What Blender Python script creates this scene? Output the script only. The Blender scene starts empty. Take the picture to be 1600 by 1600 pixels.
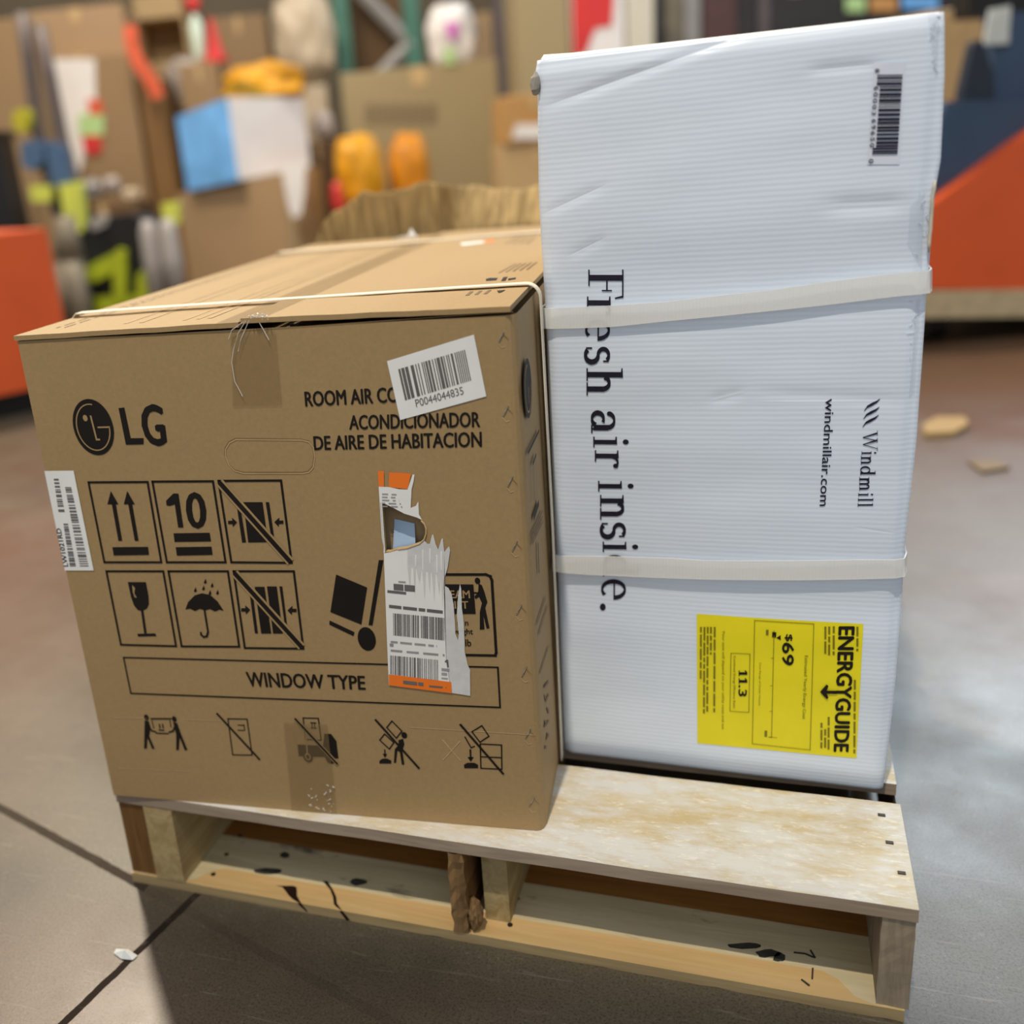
import bpy, bmesh, math, random
from mathutils import Vector, Matrix, noise
from mathutils.geometry import tessellate_polygon
random.seed(7)
SC = bpy.context.scene
COL = SC.collection

# ------------------------------------------------------------------ camera
FPX, CX, CY = 1579.0855, -183.53, -13.08
CAM = Vector((0.62429, -0.724911, 0.700727))
RIGHT = Vector((0.93804086, 0.33409211, -0.0919881))
UP = Vector((-0.0258797, 0.33226044, 0.94283256))
FWD = Vector((-0.34555692, 0.88203484, -0.32032007))
cd = bpy.data.cameras.new('camera')
cam = bpy.data.objects.new('camera', cd)
COL.objects.link(cam)
m = Matrix((RIGHT, UP, -FWD)).transposed().to_4x4()
m.translation = CAM
cam.matrix_world = m
cd.sensor_width = 36
cd.lens = FPX / 1600 * 36
cd.shift_x = -CX / 1600
cd.shift_y = CY / 1600
cd.clip_start = 0.02
cd.dof.use_dof = True
cd.dof.focus_distance = 0.86
cd.dof.aperture_fstop = 2.5
SC.camera = cam

# ------------------------------------------------------------------ light
SC.view_settings.view_transform = 'Standard'
SC.view_settings.look = 'None'
SC.view_settings.exposure = 0.0
SC.view_settings.gamma = 1
SC.view_settings.use_curve_mapping = False
wd = bpy.data.worlds.new('warehouse_ambient')
SC.world = wd
wd.use_nodes = True
wd.node_tree.nodes['Background'].inputs[0].default_value = (0.72, 0.75, 0.78, 1)
wd.node_tree.nodes['Background'].inputs[1].default_value = 0.66


def aim(o, target):
    o.rotation_euler = (Vector(target) - o.location).to_track_quat('-Z', 'Y').to_euler()


def lamp(name, kind, loc, target, power, color, **kw):
    ld = bpy.data.lights.new(name, kind)
    ld.energy = power
    ld.color = color
    for k_, v_ in kw.items():
        setattr(ld, k_, v_)
    o = bpy.data.objects.new(name, ld)
    COL.objects.link(o)
    o.location = loc
    aim(o, target)
    return o


lamp('high_bay_lamp', 'AREA', (-2.6, 3.0, 5.0), (0.3, 0.2, 0.2), 360, (1.0, 0.87, 0.68), shape='DISK', size=0.45)
SPOT = Vector((0.37, -1.85, 5.0))  # added spot; its cone edge makes the dark floor before the pallet
spot_axis = math.atan2(1.836, 5.0) + math.radians(55)
lamp('added_spot', 'SPOT', SPOT, SPOT + Vector((0, math.sin(spot_axis), -math.cos(spot_axis))), 740, (1.0, 0.90, 0.74),
     spot_size=math.radians(110), spot_blend=0.01, shadow_soft_size=0.06)
lamp('stack_fill', 'AREA', (-2.6, 4.2, 4.6), (-2.6, 6.8, 0.6), 90, (1.0, 0.90, 0.76), shape='RECTANGLE', size=2.5, size_y=0.6)  # added fill for the goods at the back
lamp('cool_front_fill', 'AREA', (3.0, -3.6, 2.2), (0.5, 0.3, 0.3), 12, (0.50, 0.74, 1.0), shape='RECTANGLE', size=3.0, size_y=2.6)  # added cool fill from behind the camera, no door stands there
lamp('floor_glare_panel', 'AREA', (2.35, 6.3, 4.0), (1.1, 1.2, 0.0), 190, (0.74, 0.88, 1.0), shape='RECTANGLE', size=2.0, size_y=1.8)  # added panel, placed for its bluish reflection in the right floor

# ------------------------------------------------------------------ helpers


def ray(px, py):
    return RIGHT * ((px - 800 - CX) / FPX) + UP * (-(py - 800 - CY) / FPX) + FWD


def hit(px, py, o, n):
    d = ray(px, py)
    return CAM + d * ((o - CAM).dot(n) / d.dot(n))


def floor_pt(px, py, z=0.0):
    return hit(px, py, Vector((0, 0, z)), Vector((0, 0, 1)))


HF = Vector((FWD.x, FWD.y, 0)).normalized()
HE = Vector((HF.y, -HF.x, 0))
Z = Vector((0, 0, 1))


def W(px, py, D):
    return hit(px, py, CAM + HF * D, HF)


class Face:
    def __init__(s, o, e, k, n):
        s.o, s.e, s.k, s.n = Vector(o), Vector(e), Vector(k), Vector(n)

    def uv(s, px, py):
        p = hit(px, py, s.o, s.n) - s.o
        return p.dot(s.e), p.dot(s.k)

    def P(s, u, v, h=0.0):
        return s.o + s.e * u + s.k * v + s.n * h


class MB:
    def __init__(s):
        s.v, s.f, s.m = [], [], []

    def poly(s, pts, mat=0):
        b = len(s.v)
        s.v += [Vector(p) for p in pts]
        s.f.append(list(range(b, b + len(pts))))
        s.m.append(mat)

    def mesh(s, verts, faces, mat=0):
        b = len(s.v)
        s.v += [Vector(p) for p in verts]
        for f in faces:
            s.f.append([b + i for i in f])
            s.m.append(mat)

    def prism(s, pts, ext, mat=0, side=None):
        n = len(pts)
        a = [Vector(p) for p in pts]
        c = [p + Vector(ext) for p in a]
        s.mesh(a + c, [list(range(n))[::-1], list(range(n, 2 * n))], mat)
        s.mesh(a + c, [[i, (i + 1) % n, n + (i + 1) % n, n + i] for i in range(n)], mat if side is None else side)

    def box(s, o, ex, ey, ez, mat=0):
        o, ex, ey, ez = Vector(o), Vector(ex), Vector(ey), Vector(ez)
        s.prism([o, o + ex, o + ex + ey, o + ey], ez, mat)

    def tube(s, pts, r, mat=0, n=8):
        pts = [Vector(p) for p in pts]
        rr = r if isinstance(r, (list, tuple)) else [r] * len(pts)
        rings = []
        for i, p in enumerate(pts):
            t = (pts[min(i + 1, len(pts) - 1)] - pts[max(i - 1, 0)]).normalized()
            a = t.orthogonal() if abs(t.z) > .9 else t.cross(Vector((0, 0, 1)))
            a.normalize()
            b = t.cross(a)
            rings.append([p + (a * math.cos(2 * math.pi * j / n) + b * math.sin(2 * math.pi * j / n)) * rr[i] for j in range(n)])
        vs = [q for g in rings for q in g]
        fs = [[i * n + j, i * n + (j + 1) % n, (i + 1) * n + (j + 1) % n, (i + 1) * n + j] for i in range(len(pts) - 1) for j in range(n)]
        fs += [list(range(n))[::-1], list(range((len(pts) - 1) * n, len(pts) * n))]
        s.mesh(vs, fs, mat)

    def disc(s, c, ax, r, w, mat=0, n=28):
        ax = Vector(ax).normalized()
        a = ax.orthogonal().normalized()
        b = ax.cross(a)
        c = Vector(c) - ax * w / 2
        s.prism([c + (a * math.cos(2 * math.pi * i / n) + b * math.sin(2 * math.pi * i / n)) * r for i in range(n)], ax * w, mat)

    def build(s, name, mats, parent=None, smooth=False, bevel=0.0, origin=None, merge=False, normals=True):
        off = Vector(parent.matrix_world.translation) if parent else (Vector(origin) if origin is not None else Vector((0, 0, 0)))
        if parent and parent.type == 'MESH':
            off = Vector(parent['_o'])
        me = bpy.data.meshes.new(name)
        me.from_pydata([p - off for p in s.v], [], s.f)
        if not isinstance(mats, (list, tuple)):
            mats = [mats]
        for q in mats:
            me.materials.append(q)
        for i, p in enumerate(me.polygons):
            p.material_index = s.m[i]
            p.use_smooth = smooth
        if normals or merge:
            bm = bmesh.new()
            bm.from_mesh(me)
            if merge:
                bmesh.ops.remove_doubles(bm, verts=bm.verts, dist=1e-5)
            if normals:
                bmesh.ops.recalc_face_normals(bm, faces=bm.faces)
            bm.to_mesh(me)
            bm.free()
        o = bpy.data.objects.new(name, me)
        COL.objects.link(o)
        if parent:
            o.parent = parent
        else:
            o.location = off
        o['_o'] = tuple(off)
        if bevel:
            bv = o.modifiers.new('bevel', 'BEVEL')
            bv.width = bevel
            bv.segments = 2
            bv.limit_method = 'ANGLE'
        return o


def absorb(ob, src, mats, keep=None):
    """add collected faces (print, threads) to the mesh of a part"""
    me = ob.data
    base = len(me.materials)
    for q in mats:
        me.materials.append(q)
    off = Vector(ob['_o'])
    bm = bmesh.new()
    bm.from_mesh(me)
    for f, mi in zip(src.f, src.m):
        pts = [src.v[i] for i in f]
        if keep and not keep(sum(pts, Vector()) / len(pts)):
            continue
        nf = bm.faces.new([bm.verts.new(p - off) for p in pts])
        nf.material_index = base + mi
        nf.smooth = False
    bm.to_mesh(me)
    bm.free()


def thing(name, loc, label, cat, group=None):
    o = bpy.data.objects.new(name, None)
    COL.objects.link(o)
    o.location = loc
    o.matrix_world = Matrix.Translation(loc)
    o.empty_display_size = 0.05
    return tag(o, label, cat, group)


def tag(o, label, cat, group=None):
    o['label'] = label
    o['category'] = cat
    if group:
        o['group'] = group
    return o


def struct(o):
    o['kind'] = 'structure'
    return o


# ------------------------------------------------------------------ materials
def lin(c):
    return tuple((x / 255 / 12.92 if x / 255 <= .04045 else ((x / 255 + .055) / 1.055) ** 2.4) for x in c)


class NT:
    def __init__(s, name):
        s.mat = bpy.data.materials.new(name)
        s.mat.use_nodes = True
        s.n, s.l = s.mat.node_tree.nodes, s.mat.node_tree.links
        s.bsdf = s.n['Principled BSDF']
        s.tc = s.n.new('ShaderNodeTexCoord')

    def new(s, t, **kw):
        q = s.n.new('ShaderNode' + t)
        for k_, v_ in kw.items():
            setattr(q, k_, v_)
        return q

    def link(s, a, b):
        s.l.new(a, b)

    def mapping(s, scale, src='Object'):
        q = s.new('Mapping')
        q.inputs['Scale'].default_value = scale
        s.link(s.tc.outputs[src], q.inputs['Vector'])
        return q.outputs[0]

    def noise(s, scale, detail=4, rough=.55, vec=None, dist=0.0):
        q = s.new('TexNoise')
        q.inputs['Scale'].default_value = scale
        q.inputs['Detail'].default_value = detail
        q.inputs['Roughness'].default_value = rough
        q.inputs['Distortion'].default_value = dist
        s.link(vec if vec else s.tc.outputs['Object'], q.inputs['Vector'])
        return q.outputs['Fac']

    def ramp(s, fac, stops):
        q = s.new('ValToRGB')
        e = q.color_ramp.elements
        while len(e) < len(stops):
            e.new(.5)
        for i, (p, c) in enumerate(stops):
            e[i].position = p
            e[i].color = (*c, 1) if len(c) == 3 else c
        s.link(fac, q.inputs[0])
        return q.outputs[0]

    def mix(s, fac, a, b, blend='MIX'):
        q = s.new('MixRGB', blend_type=blend)
        for k_, x in ((0, fac), (1, a), (2, b)):
            if hasattr(x, 'links'):
                s.link(x, q.inputs[k_])
            elif k_ == 0:
                q.inputs[0].default_value = x
            else:
                q.inputs[k_].default_value = (*x, 1)
        return q.outputs[0]

    def math(s, op, a, b=None, c=None):
        q = s.new('Math', operation=op)
        for i, x in enumerate((a, b, c)):
            if x is None:
                continue
            if hasattr(x, 'links'):
                s.link(x, q.inputs[i])
            else:
                q.inputs[i].default_value = x
        return q.outputs[0]

    def set(s, color=None, rough=None, spec=None, bump=None, bstr=.2, bdist=.001, metal=None, coat=None):
        for k_, x in (('Base Color', color), ('Roughness', rough), ('Specular IOR Level', spec), ('Metallic', metal), ('Coat Weight', coat)):
            if x is None:
                continue
            if hasattr(x, 'links'):
                s.link(x, s.bsdf.inputs[k_])
            else:
                s.bsdf.inputs[k_].default_value = (*x, 1) if isinstance(x, tuple) else x
        if bump is not None:
            q = s.new('Bump')
            q.inputs['Strength'].default_value = bstr
            q.inputs['Distance'].default_value = bdist
            s.link(bump, q.inputs['Height'])
            s.link(q.outputs[0], s.bsdf.inputs['Normal'])
        return s.mat


def plain(name, c, rough=.55, spec=.4, var=.12, scale=30, metal=0.0):
    t = NT(name)
    f = t.noise(scale, 3)
    col = t.ramp(f, [(.3, tuple(x * (1 - var) for x in c)), (.7, tuple(min(1, x * (1 + var)) for x in c))])
    return t.set(col, rough, spec, metal=metal)


def cardboard(name, c, var=.10, grain=260):
    t = NT(name)
    f = t.noise(grain, 5, .7)
    g = t.noise(5, 3)
    col = t.ramp(f, [(.25, tuple(x * (1 - var) for x in c)), (.75, tuple(x * (1 + var) for x in c))])
    col = t.mix(t.math('MULTIPLY', g, .25), col, tuple(x * .72 for x in c))
    return t.set(col, .62, .30, bump=f, bstr=.08)


def wood(name, c1, c2, axis='X', scale=1.0, dust=None, dustc=(.7, .7, .68), stains=None, rough=.8):
    t = NT(name)
    sc = {'X': (4, 60, 60), 'Y': (60, 4, 60), 'Z': (60, 60, 4)}[axis]
    vec = t.mapping(tuple(x * scale for x in sc))
    f = t.noise(1.0, 6, .65, vec, 1.2)
    big = t.noise(9, 3)
    col = t.ramp(f, [(.28, c2), (.62, c1)])
    col = t.mix(t.math('MULTIPLY', big, .5), col, tuple(x * .6 for x in c1))
    if dust:
        d = t.noise(14, 6, .75, t.mapping((.6, 1.6, 1.6)))
        fac = t.ramp(d, [(.46 - dust * .1, (0, 0, 0)), (.66 - dust * .1, (1, 1, 1))])
        col = t.mix(t.math('MULTIPLY', fac, dust), col, dustc)
        fleck = t.ramp(t.noise(150, 3, .7, t.mapping((.5, 1.4, 1.4))), [(.57, (0, 0, 0)), (.66, (1, 1, 1))])
        col = t.mix(t.math('MULTIPLY', fleck, .55 * dust), col, (.86, .82, .72))
    if stains:
        d = t.noise(11, 4, .6, t.mapping((1, 2.6, 1)))
        fac = t.ramp(d, [(.60, (0, 0, 0)), (.70, (1, 1, 1))])
        col = t.mix(t.math('MULTIPLY', fac, .75), col, stains)
    return t.set(col, rough, .25, bump=f, bstr=.35, bdist=.0012)


M = {}
HPAL = .089 + 2 * .0116
KRAFT = lin((163, 136, 95))
M['kraft'] = cardboard('kraft_board', KRAFT)
M['kraft_edge'] = cardboard('kraft_board_edge', lin((196, 165, 118)))
M['inside'] = cardboard('kraft_inside', lin((160, 138, 104)))
M['ink'] = plain('black_print_ink', lin((26, 21, 17)), .6, .25, .15)
M['kraftline'] = plain('kraft_coloured_gap', tuple(KRAFT), .62, .3, .06)
M['scuff'] = plain('pale_scuff', lin((196, 166, 122)), .6, .3)
M['crease'] = plain('crease_brown', lin((128, 102, 66)), .6, .3)
M['faint'] = plain('faded_ink', lin((112, 92, 66)), .6, .3)
M['label'] = plain('label_paper', lin((232, 233, 230)), .5, .4, .03)
M['labelgrey'] = plain('torn_label_fibre', lin((206, 206, 205)), .8, .2, .06, 120)
M['orange'] = plain('orange_label', lin((240, 122, 38)), .5, .4, .04)
M['greyink'] = plain('grey_barcode_ink', lin((104, 100, 100)), .5, .4, .2)
M['lightink'] = plain('light_grey_ink', lin((150, 148, 148)), .5, .4, .2)
M['yellow'] = plain('yellow_label', lin((236, 222, 30)), .42, .45, .03)
M['yink'] = plain('thin_dark_ink_on_yellow', lin((128, 118, 20)), .5, .4, .1)
M['navyink'] = plain('dark_navy_ink', lin((30, 26, 44)), .55, .3, .1)
M['steel'] = plain('galvanised_steel', (.6, .58, .54), .35, .5, .1, 40, 1.0)
M['bluebag'] = plain('pale_blue_plastic', lin((176, 204, 236)), .25, .6, .15, 18)


def tape_mat(name, c, alpha):
    t = NT(name)
    t.set(tuple(c), .22, .5)
    tr = t.new('BsdfTransparent')
    mx = t.new('MixShader')
    mx.inputs[0].default_value = alpha
    t.link(tr.outputs[0], mx.inputs[1])
    t.link(t.bsdf.outputs[0], mx.inputs[2])
    t.link(mx.outputs[0], t.n['Material Output'].inputs['Surface'])
    f = t.noise(60, 3, .6, t.mapping((3, 1, 1)))
    t.set(bump=f, bstr=.25)
    return t.mat


M['tape'] = tape_mat('clear_packing_tape', lin((150, 126, 88)), .30)
M['taperim'] = tape_mat('wrinkled_tape_white', lin((236, 232, 224)), .55)
M['farlabel'] = plain('bright_white_film', (.9, .9, .9), .3, .5, .02)
M['cleartape'] = tape_mat('clear_tape_on_white', lin((224, 232, 240)), .30)


def strap_mat():
    t = NT('white_poly_strap')
    w = t.new('TexWave', wave_type='BANDS', bands_direction='X')
    w.inputs['Scale'].default_value = 110
    w.inputs['Distortion'].default_value = .6
    t.link(t.tc.outputs['Object'], w.inputs['Vector'])
    st = t.ramp(t.noise(17, 3), [(.66, (.90, .90, .88)), (.80, (.86, .82, .55))])
    t.set(st, .38, .5, bump=w.outputs['Fac'], bstr=.12)
    tr = t.new('BsdfTransparent')
    mx = t.new('MixShader')
    mx.inputs[0].default_value = .58
    t.link(tr.outputs[0], mx.inputs[1])
    t.link(t.bsdf.outputs[0], mx.inputs[2])
    t.link(mx.outputs[0], t.n['Material Output'].inputs['Surface'])
    return t.mat


M['strap'] = strap_mat()
M['cream'] = plain('cream_poly_strap', lin((238, 226, 204)), .4, .5, .05)


def white_board():
    t = NT('white_corrugated_board')
    w = t.new('TexWave', wave_type='BANDS', bands_direction='Z', wave_profile='SIN')
    w.inputs['Scale'].default_value = 73
    w.inputs['Distortion'].default_value = .9
    w.inputs['Detail'].default_value = 1
    w.inputs['Detail Scale'].default_value = .6
    t.link(t.tc.outputs['Object'], w.inputs['Vector'])
    big = t.noise(3.0, 3, .5, t.mapping((1, 1, 6)))
    hgt = t.math('ADD', t.math('MULTIPLY', w.outputs['Fac'], .55), t.math('MULTIPLY', big, 2.2))
    col = t.ramp(t.noise(8, 4, .6, t.mapping((1, 1, 3))), [(.3, (.70, .78, .90)), (.7, (.74, .82, .94))])
    rg = t.ramp(t.noise(20, 3), [(.3, (.30,) * 3), (.7, (.42,) * 3)])
    # sharp fold lines pressed into the board
    sep = t.new('SeparateXYZ')
    t.link(t.tc.outputs['Object'], sep.inputs[0])
    for (ax, az, bx_, bz, wd_, dep) in WHITE_FOLDS:
        L_ = math.hypot(bx_ - ax, bz - az)
        dx, dz = (bx_ - ax) / L_, (bz - az) / L_
        px_, pz_ = t.math('SUBTRACT', sep.outputs[0], ax), t.math('SUBTRACT', sep.outputs[2], az)
        al = t.math('ADD', t.math('MULTIPLY', px_, dx), t.math('MULTIPLY', pz_, dz))
        ac = t.math('ABSOLUTE', t.math('ADD', t.math('MULTIPLY', px_, -dz), t.math('MULTIPLY', pz_, dx)))
        g_ = t.math('MAXIMUM', t.math('SUBTRACT', 1.0, t.math('DIVIDE', ac, wd_)), 0.0)
        fade = t.math('MINIMUM', t.math('MAXIMUM', t.math('DIVIDE', t.math('MINIMUM', al, t.math('SUBTRACT', L_, al)), L_ * .3), 0.0), 1.0)
        hgt = t.math('SUBTRACT', hgt, t.math('MULTIPLY', t.math('MULTIPLY', g_, fade), dep))
    return t.set(col, rg, .5, bump=hgt, bstr=.115, bdist=.0011)


_wo = Vector((.437659, .157478, HPAL))
_we = Vector((math.cos(-.016131), math.sin(-.016131), 0))
_wd = Vector((.016131, 1, 0)).normalized()


def wfold(a, b, wd_, dep):
    base = _wo + _we * .14695 + _wd * .2
    p, q = [hit(*x, _wo, -_wd) - base for x in (a, b)]
    return (p.x, p.z, q.x, q.z, wd_, dep)


WHITE_FOLDS = [wfold((846, 168), (1185, 46), .0016, 4.0), wfold((844, 336), (952, 286), .0014, 2.2), wfold((884, 402), (948, 370), .0012, 2.0),
               wfold((1258, 111), (1378, 99), .0012, 2.6), wfold((1275, 323), (1420, 318), .0022, -2.2), wfold((1106, 626), (1168, 610), .0018, -1.8),
               wfold((1150, 626), (1428, 627), .0014, -1.6), wfold((1330, 822), (1405, 834), .0016, 2.0)]
M['white'] = white_board()
M['whiteedge'] = plain('white_board_edge', (.80, .79, .77), .5, .4)
M['greyedge'] = plain('torn_grey_board', lin((150, 145, 138)), .8, .2, .25, 80)
M['shade'] = plain('crease_grey', lin((120, 124, 138)), .6, .3)


def concrete(l1, l2):
    t = NT('polished_concrete')
    f = t.noise(1.7, 6, .6)
    g = t.noise(30, 6, .7)
    h = t.noise(.9, 3, .5)
    sp = t.noise(180, 4, .75)
    col = t.ramp(f, [(.30, lin((80, 73, 59))), (.52, lin((110, 101, 84))), (.72, lin((128, 117, 99)))])
    col = t.mix(t.ramp(h, [(.47, (0, 0, 0)), (.64, (.7,) * 3)]), col, lin((118, 84, 64)))
    col = t.mix(t.math('MULTIPLY', g, .45), col, lin((64, 58, 48)))
    col = t.mix(t.ramp(sp, [(.58, (0, 0, 0)), (.72, (.55,) * 3)]), col, lin((150, 140, 124)))
    fine = t.noise(420, 3, .7)
    col = t.mix(t.ramp(fine, [(.36, (.7,) * 3), (.52, (0, 0, 0))]), col, lin((58, 51, 42)))
    scr = t.noise(1, 3, .6, t.mapping((9, 160, 1)), .6)
    col = t.mix(t.ramp(scr, [(.64, (0, 0, 0)), (.72, (.45,) * 3)]), col, lin((150, 140, 124)))
    for (cx_, cy_, rad, amt, cc) in ((1.15, 2.3, 1.5, .75, (92, 68, 52)), (-.55, .75, .75, .45, (100, 72, 54)), (-1.5, 1.6, .9, .55, (70, 60, 46))):  # first patch paints the truck's reddish reflection and dimmer light into the floor
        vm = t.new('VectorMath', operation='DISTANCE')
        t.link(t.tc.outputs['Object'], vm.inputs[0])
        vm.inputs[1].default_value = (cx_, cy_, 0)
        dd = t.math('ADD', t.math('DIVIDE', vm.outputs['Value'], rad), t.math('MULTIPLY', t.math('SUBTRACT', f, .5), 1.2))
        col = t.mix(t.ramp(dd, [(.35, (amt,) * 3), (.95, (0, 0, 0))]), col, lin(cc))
    sep = t.new('SeparateXYZ')
    t.link(t.tc.outputs['Object'], sep.inputs[0])
    joints = None
    wob = t.math('MULTIPLY', t.math('SUBTRACT', t.noise(40, 3), .5), .0035)
    for (n, c, wdt, dark) in (l1, l2):
        d = t.math('ADD', t.math('MULTIPLY', sep.outputs[0], n[0]), t.math('MULTIPLY', sep.outputs[1], n[1]))
        d = t.math('ABSOLUTE', t.math('ADD', t.math('SUBTRACT', d, c), wob))
        fac = t.math('LESS_THAN', d, wdt)
        if dark < 1:
            fac = t.math('MULTIPLY', fac, t.math('MAXIMUM', t.math('LESS_THAN', sep.outputs[0], .02), .22))
        fac = t.math('MULTIPLY', fac, t.ramp(t.noise(60, 4, .7), [(.25, (.5,) * 3), (.42, (min(1, dark),) * 3)]))
        col = t.mix(fac, col, lin((56, 48, 42)))
        joints = t.math('MAXIMUM', joints, fac) if joints else fac
    rg = t.ramp(t.noise(6, 5, .6), [(.3, (.30,) * 3), (.7, (.45,) * 3)])
    return t.set(col, t.math('MAXIMUM', rg, t.math('MULTIPLY', joints, .9)), t.math('MULTIPLY', t.math('SUBTRACT', 1.0, joints), .45), bump=sp, bstr=.10, bdist=.001)


# ------------------------------------------------------------------ setting
def joint(a, b, w, dark):
    a, b = Vector(a).to_2d(), Vector(b).to_2d()
    d = (b - a).normalized()
    n = Vector((-d.y, d.x))
    return ((n.x, n.y), n.dot(a), w, dark)


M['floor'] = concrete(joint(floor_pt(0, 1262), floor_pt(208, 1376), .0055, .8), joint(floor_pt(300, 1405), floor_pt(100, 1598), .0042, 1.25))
mb = MB()
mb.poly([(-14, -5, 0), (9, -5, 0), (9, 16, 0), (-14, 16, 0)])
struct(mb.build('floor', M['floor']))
M['wall'] = plain('painted_block_wall', lin((120, 106, 86)), .8, .2, .1, 3)
mb = MB()
wl = CAM + HF * 10.6
wl.z = 0
mb.box(wl - HE * 9, HE * 18, HF * .2, Vector((0, 0, 4.2)))
struct(mb.build('wall_back', M['wall'], origin=wl))

# ------------------------------------------------------------------ pallet
PL, TB, SH = 0.7439, 0.0116, 0.089
HP = SH + 2 * TB
pal = thing('wooden_pallet', Vector((PL / 2, 0.02, 0)), 'weathered wooden shipping pallet carrying the brown carton and the tall white carton', 'pallet')
WT = wood('pale_dusty_plank', lin((212, 194, 154)), lin((196, 174, 130)), 'X', 1, .8, (.68, .69, .70))
WG = wood('grey_sawn_edge', lin((168, 150, 130)), lin((122, 106, 92)), 'X', 1.2)
WB = wood('dirty_bottom_board', lin((232, 217, 178)), lin((196, 180, 142)), 'X', .8, None, stains=lin((62, 62, 58)))
WO = wood('orange_front_strip', lin((232, 196, 138)), lin((212, 170, 108)), 'X', .9)
WS1 = wood('dark_end_grain', lin((128, 92, 50)), lin((88, 60, 32)), 'Z', 1.3)
WS2 = wood('pale_companion_wood', lin((190, 170, 124)), lin((150, 122, 70)), 'Y', 1.1)
WS3 = wood('grey_old_stringer', lin((168, 152, 130)), lin((122, 107, 88)), 'Z', 1.3)
WR = wood('rough_brown_end', lin((150, 118, 78)), lin((84, 60, 36)), 'Z', .6)
M['nail'] = plain('rusty_nail', lin((62, 50, 40)), .5, .5, .3, 200, .7)
M['deep'] = plain('dark_split', lin((40, 26, 16)), .9, .1)


def plank(name, y0, y1, mat, bow=0.0, x0=0.0, x1=PL, lab=None):
    mb = MB()
    n = 24
    vs, fs = [], []
    for i in range(n + 1):
        s_ = i / n
        x = x0 + (x1 - x0) * s_
        wob = (noise.noise(Vector((s_ * 9, y0 * 30, 2))) * .0012)
        b = bow * math.sin(math.pi * s_)
        for (y, z) in ((y0 + wob, HP - TB + b), (y1 + wob, HP - TB + b), (y1 + wob, HP + b), (y0 + .0008 + wob, HP + b)):
            vs.append((x, y, z))
    for i in range(n):
        for j in range(4):
            fs.append([i * 4 + j, i * 4 + (j + 1) % 4, (i + 1) * 4 + (j + 1) % 4, (i + 1) * 4 + j])
    fs += [[0, 1, 2, 3], [n * 4 + 3, n * 4 + 2, n * 4 + 1, n * 4]]
    mb.mesh(vs, fs)
    for i in range(len(mb.f) - 2):
        if i % 4 == 3:
            mb.m[i] = 1
    for k_ in range(n):
        pass
    return mb.build(name, mat, pal)


# top boards: slot 0 = tops (and undersides), slot 1 = front edges
fb = plank('deck_board', 0.0, .1399, [WT, WG], 0.0)
fb['label'] = 'front top board, pale with whitish dust'
for (a_, b_) in ((.170, .30), (.33, .46), (.49, .62), (.65, .78), (.81, .95)):
    plank('deck_board', a_, b_, [WT, WG])
for (px, py) in ((1378.5, 1274), (1391, 1317), (1410, 1364.5)):
    p = floor_pt(px, py, HP + .0003)
    mb = MB()
    mb.box(p + Vector((-.0035, -.0015, -.004)), (.006, 0, 0), (0, .0035, 0), (0, 0, .0046))
    mb.build('nail', M['nail'], fb)


def on_front(px, py, y=0.004):
    return hit(px, py, Vector((0, y, 0)), Vector((0, -1, 0)))


def stringer(name, x0, x1, mats, y0=.003, zt=None, rough=0.0):
    mb = MB()
    n = 10
    vs, fs = [], []
    # front face is a small grid so that the sawn end can be rough
    for j in range(n + 1):
        for i in range(4):
            r_ = noise.noise(Vector((i * 1.7 + x0 * 40, j * 1.3, 5))) * rough
            vs.append((x0 + (x1 - x0) * i / 3 + r_ * .6, y0 + abs(r_), TB + (SH) * j / n))
    for j in range(n):
        for i in range(3):
            fs.append([j * 4 + i, j * 4 + i + 1, j * 4 + i + 5, j * 4 + i + 4])
    mb.mesh(vs, fs, 0)
    L_ = [vs[j * 4] for j in range(n + 1)]
    R_ = [vs[j * 4 + 3] for j in range(n + 1)]
    for S_, xx in ((L_, x0), (R_, x1)):
        for j in range(n):
            a, b = S_[j], S_[j + 1]
            mb.poly([a, b, (xx, .95, b[2]), (xx, .95, a[2])], 1)
    mb.poly([(x0, .95, TB), (x1, .95, TB), (x1, .95, TB + SH), (x0, .95, TB + SH)], 1)
    return mb.build(name, mats, pal, merge=True)


xl = on_front(206, 1310).x
stringer('stringer', 0.0, .031, [WS1, WS1])
stringer('companion_stringer', .0325, .066, [WS2, WS2], -.001)['label'] = 'pale newer companion stringer'
xm0, xm1 = on_front(707, 1400).x, on_front(731, 1400).x
stringer('stringer', xm0, xm1, [WR, WS1], -.002, None, .006)
stringer('companion_stringer', xm1 + .010, xm1 + .034, [WS2, WS2], .022)
mb = MB()
vs = []
bmq = bmesh.new()
bmesh.ops.create_icosphere(bmq, subdivisions=3, radius=1)
c0 = Vector((xm1 + .005, .006, TB + .018))
for v in bmq.verts:
    q = v.co * (1 + .35 * noise.noise(v.co * 2.5))
    v.co = c0 + Vector((q.x * .007, q.y * .008, q.z * .0175))
mb.mesh([v.co.copy() for v in bmq.verts], [[v.index for v in f.verts] for f in bmq.faces])
bmq.free()
mb.build('splintered_chunk', WR, pal)
xr0 = on_front(1373, 1500).x
stringer('stringer', xr0, PL - .001, [WS3, WS3], .002, None, .0015)


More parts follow.
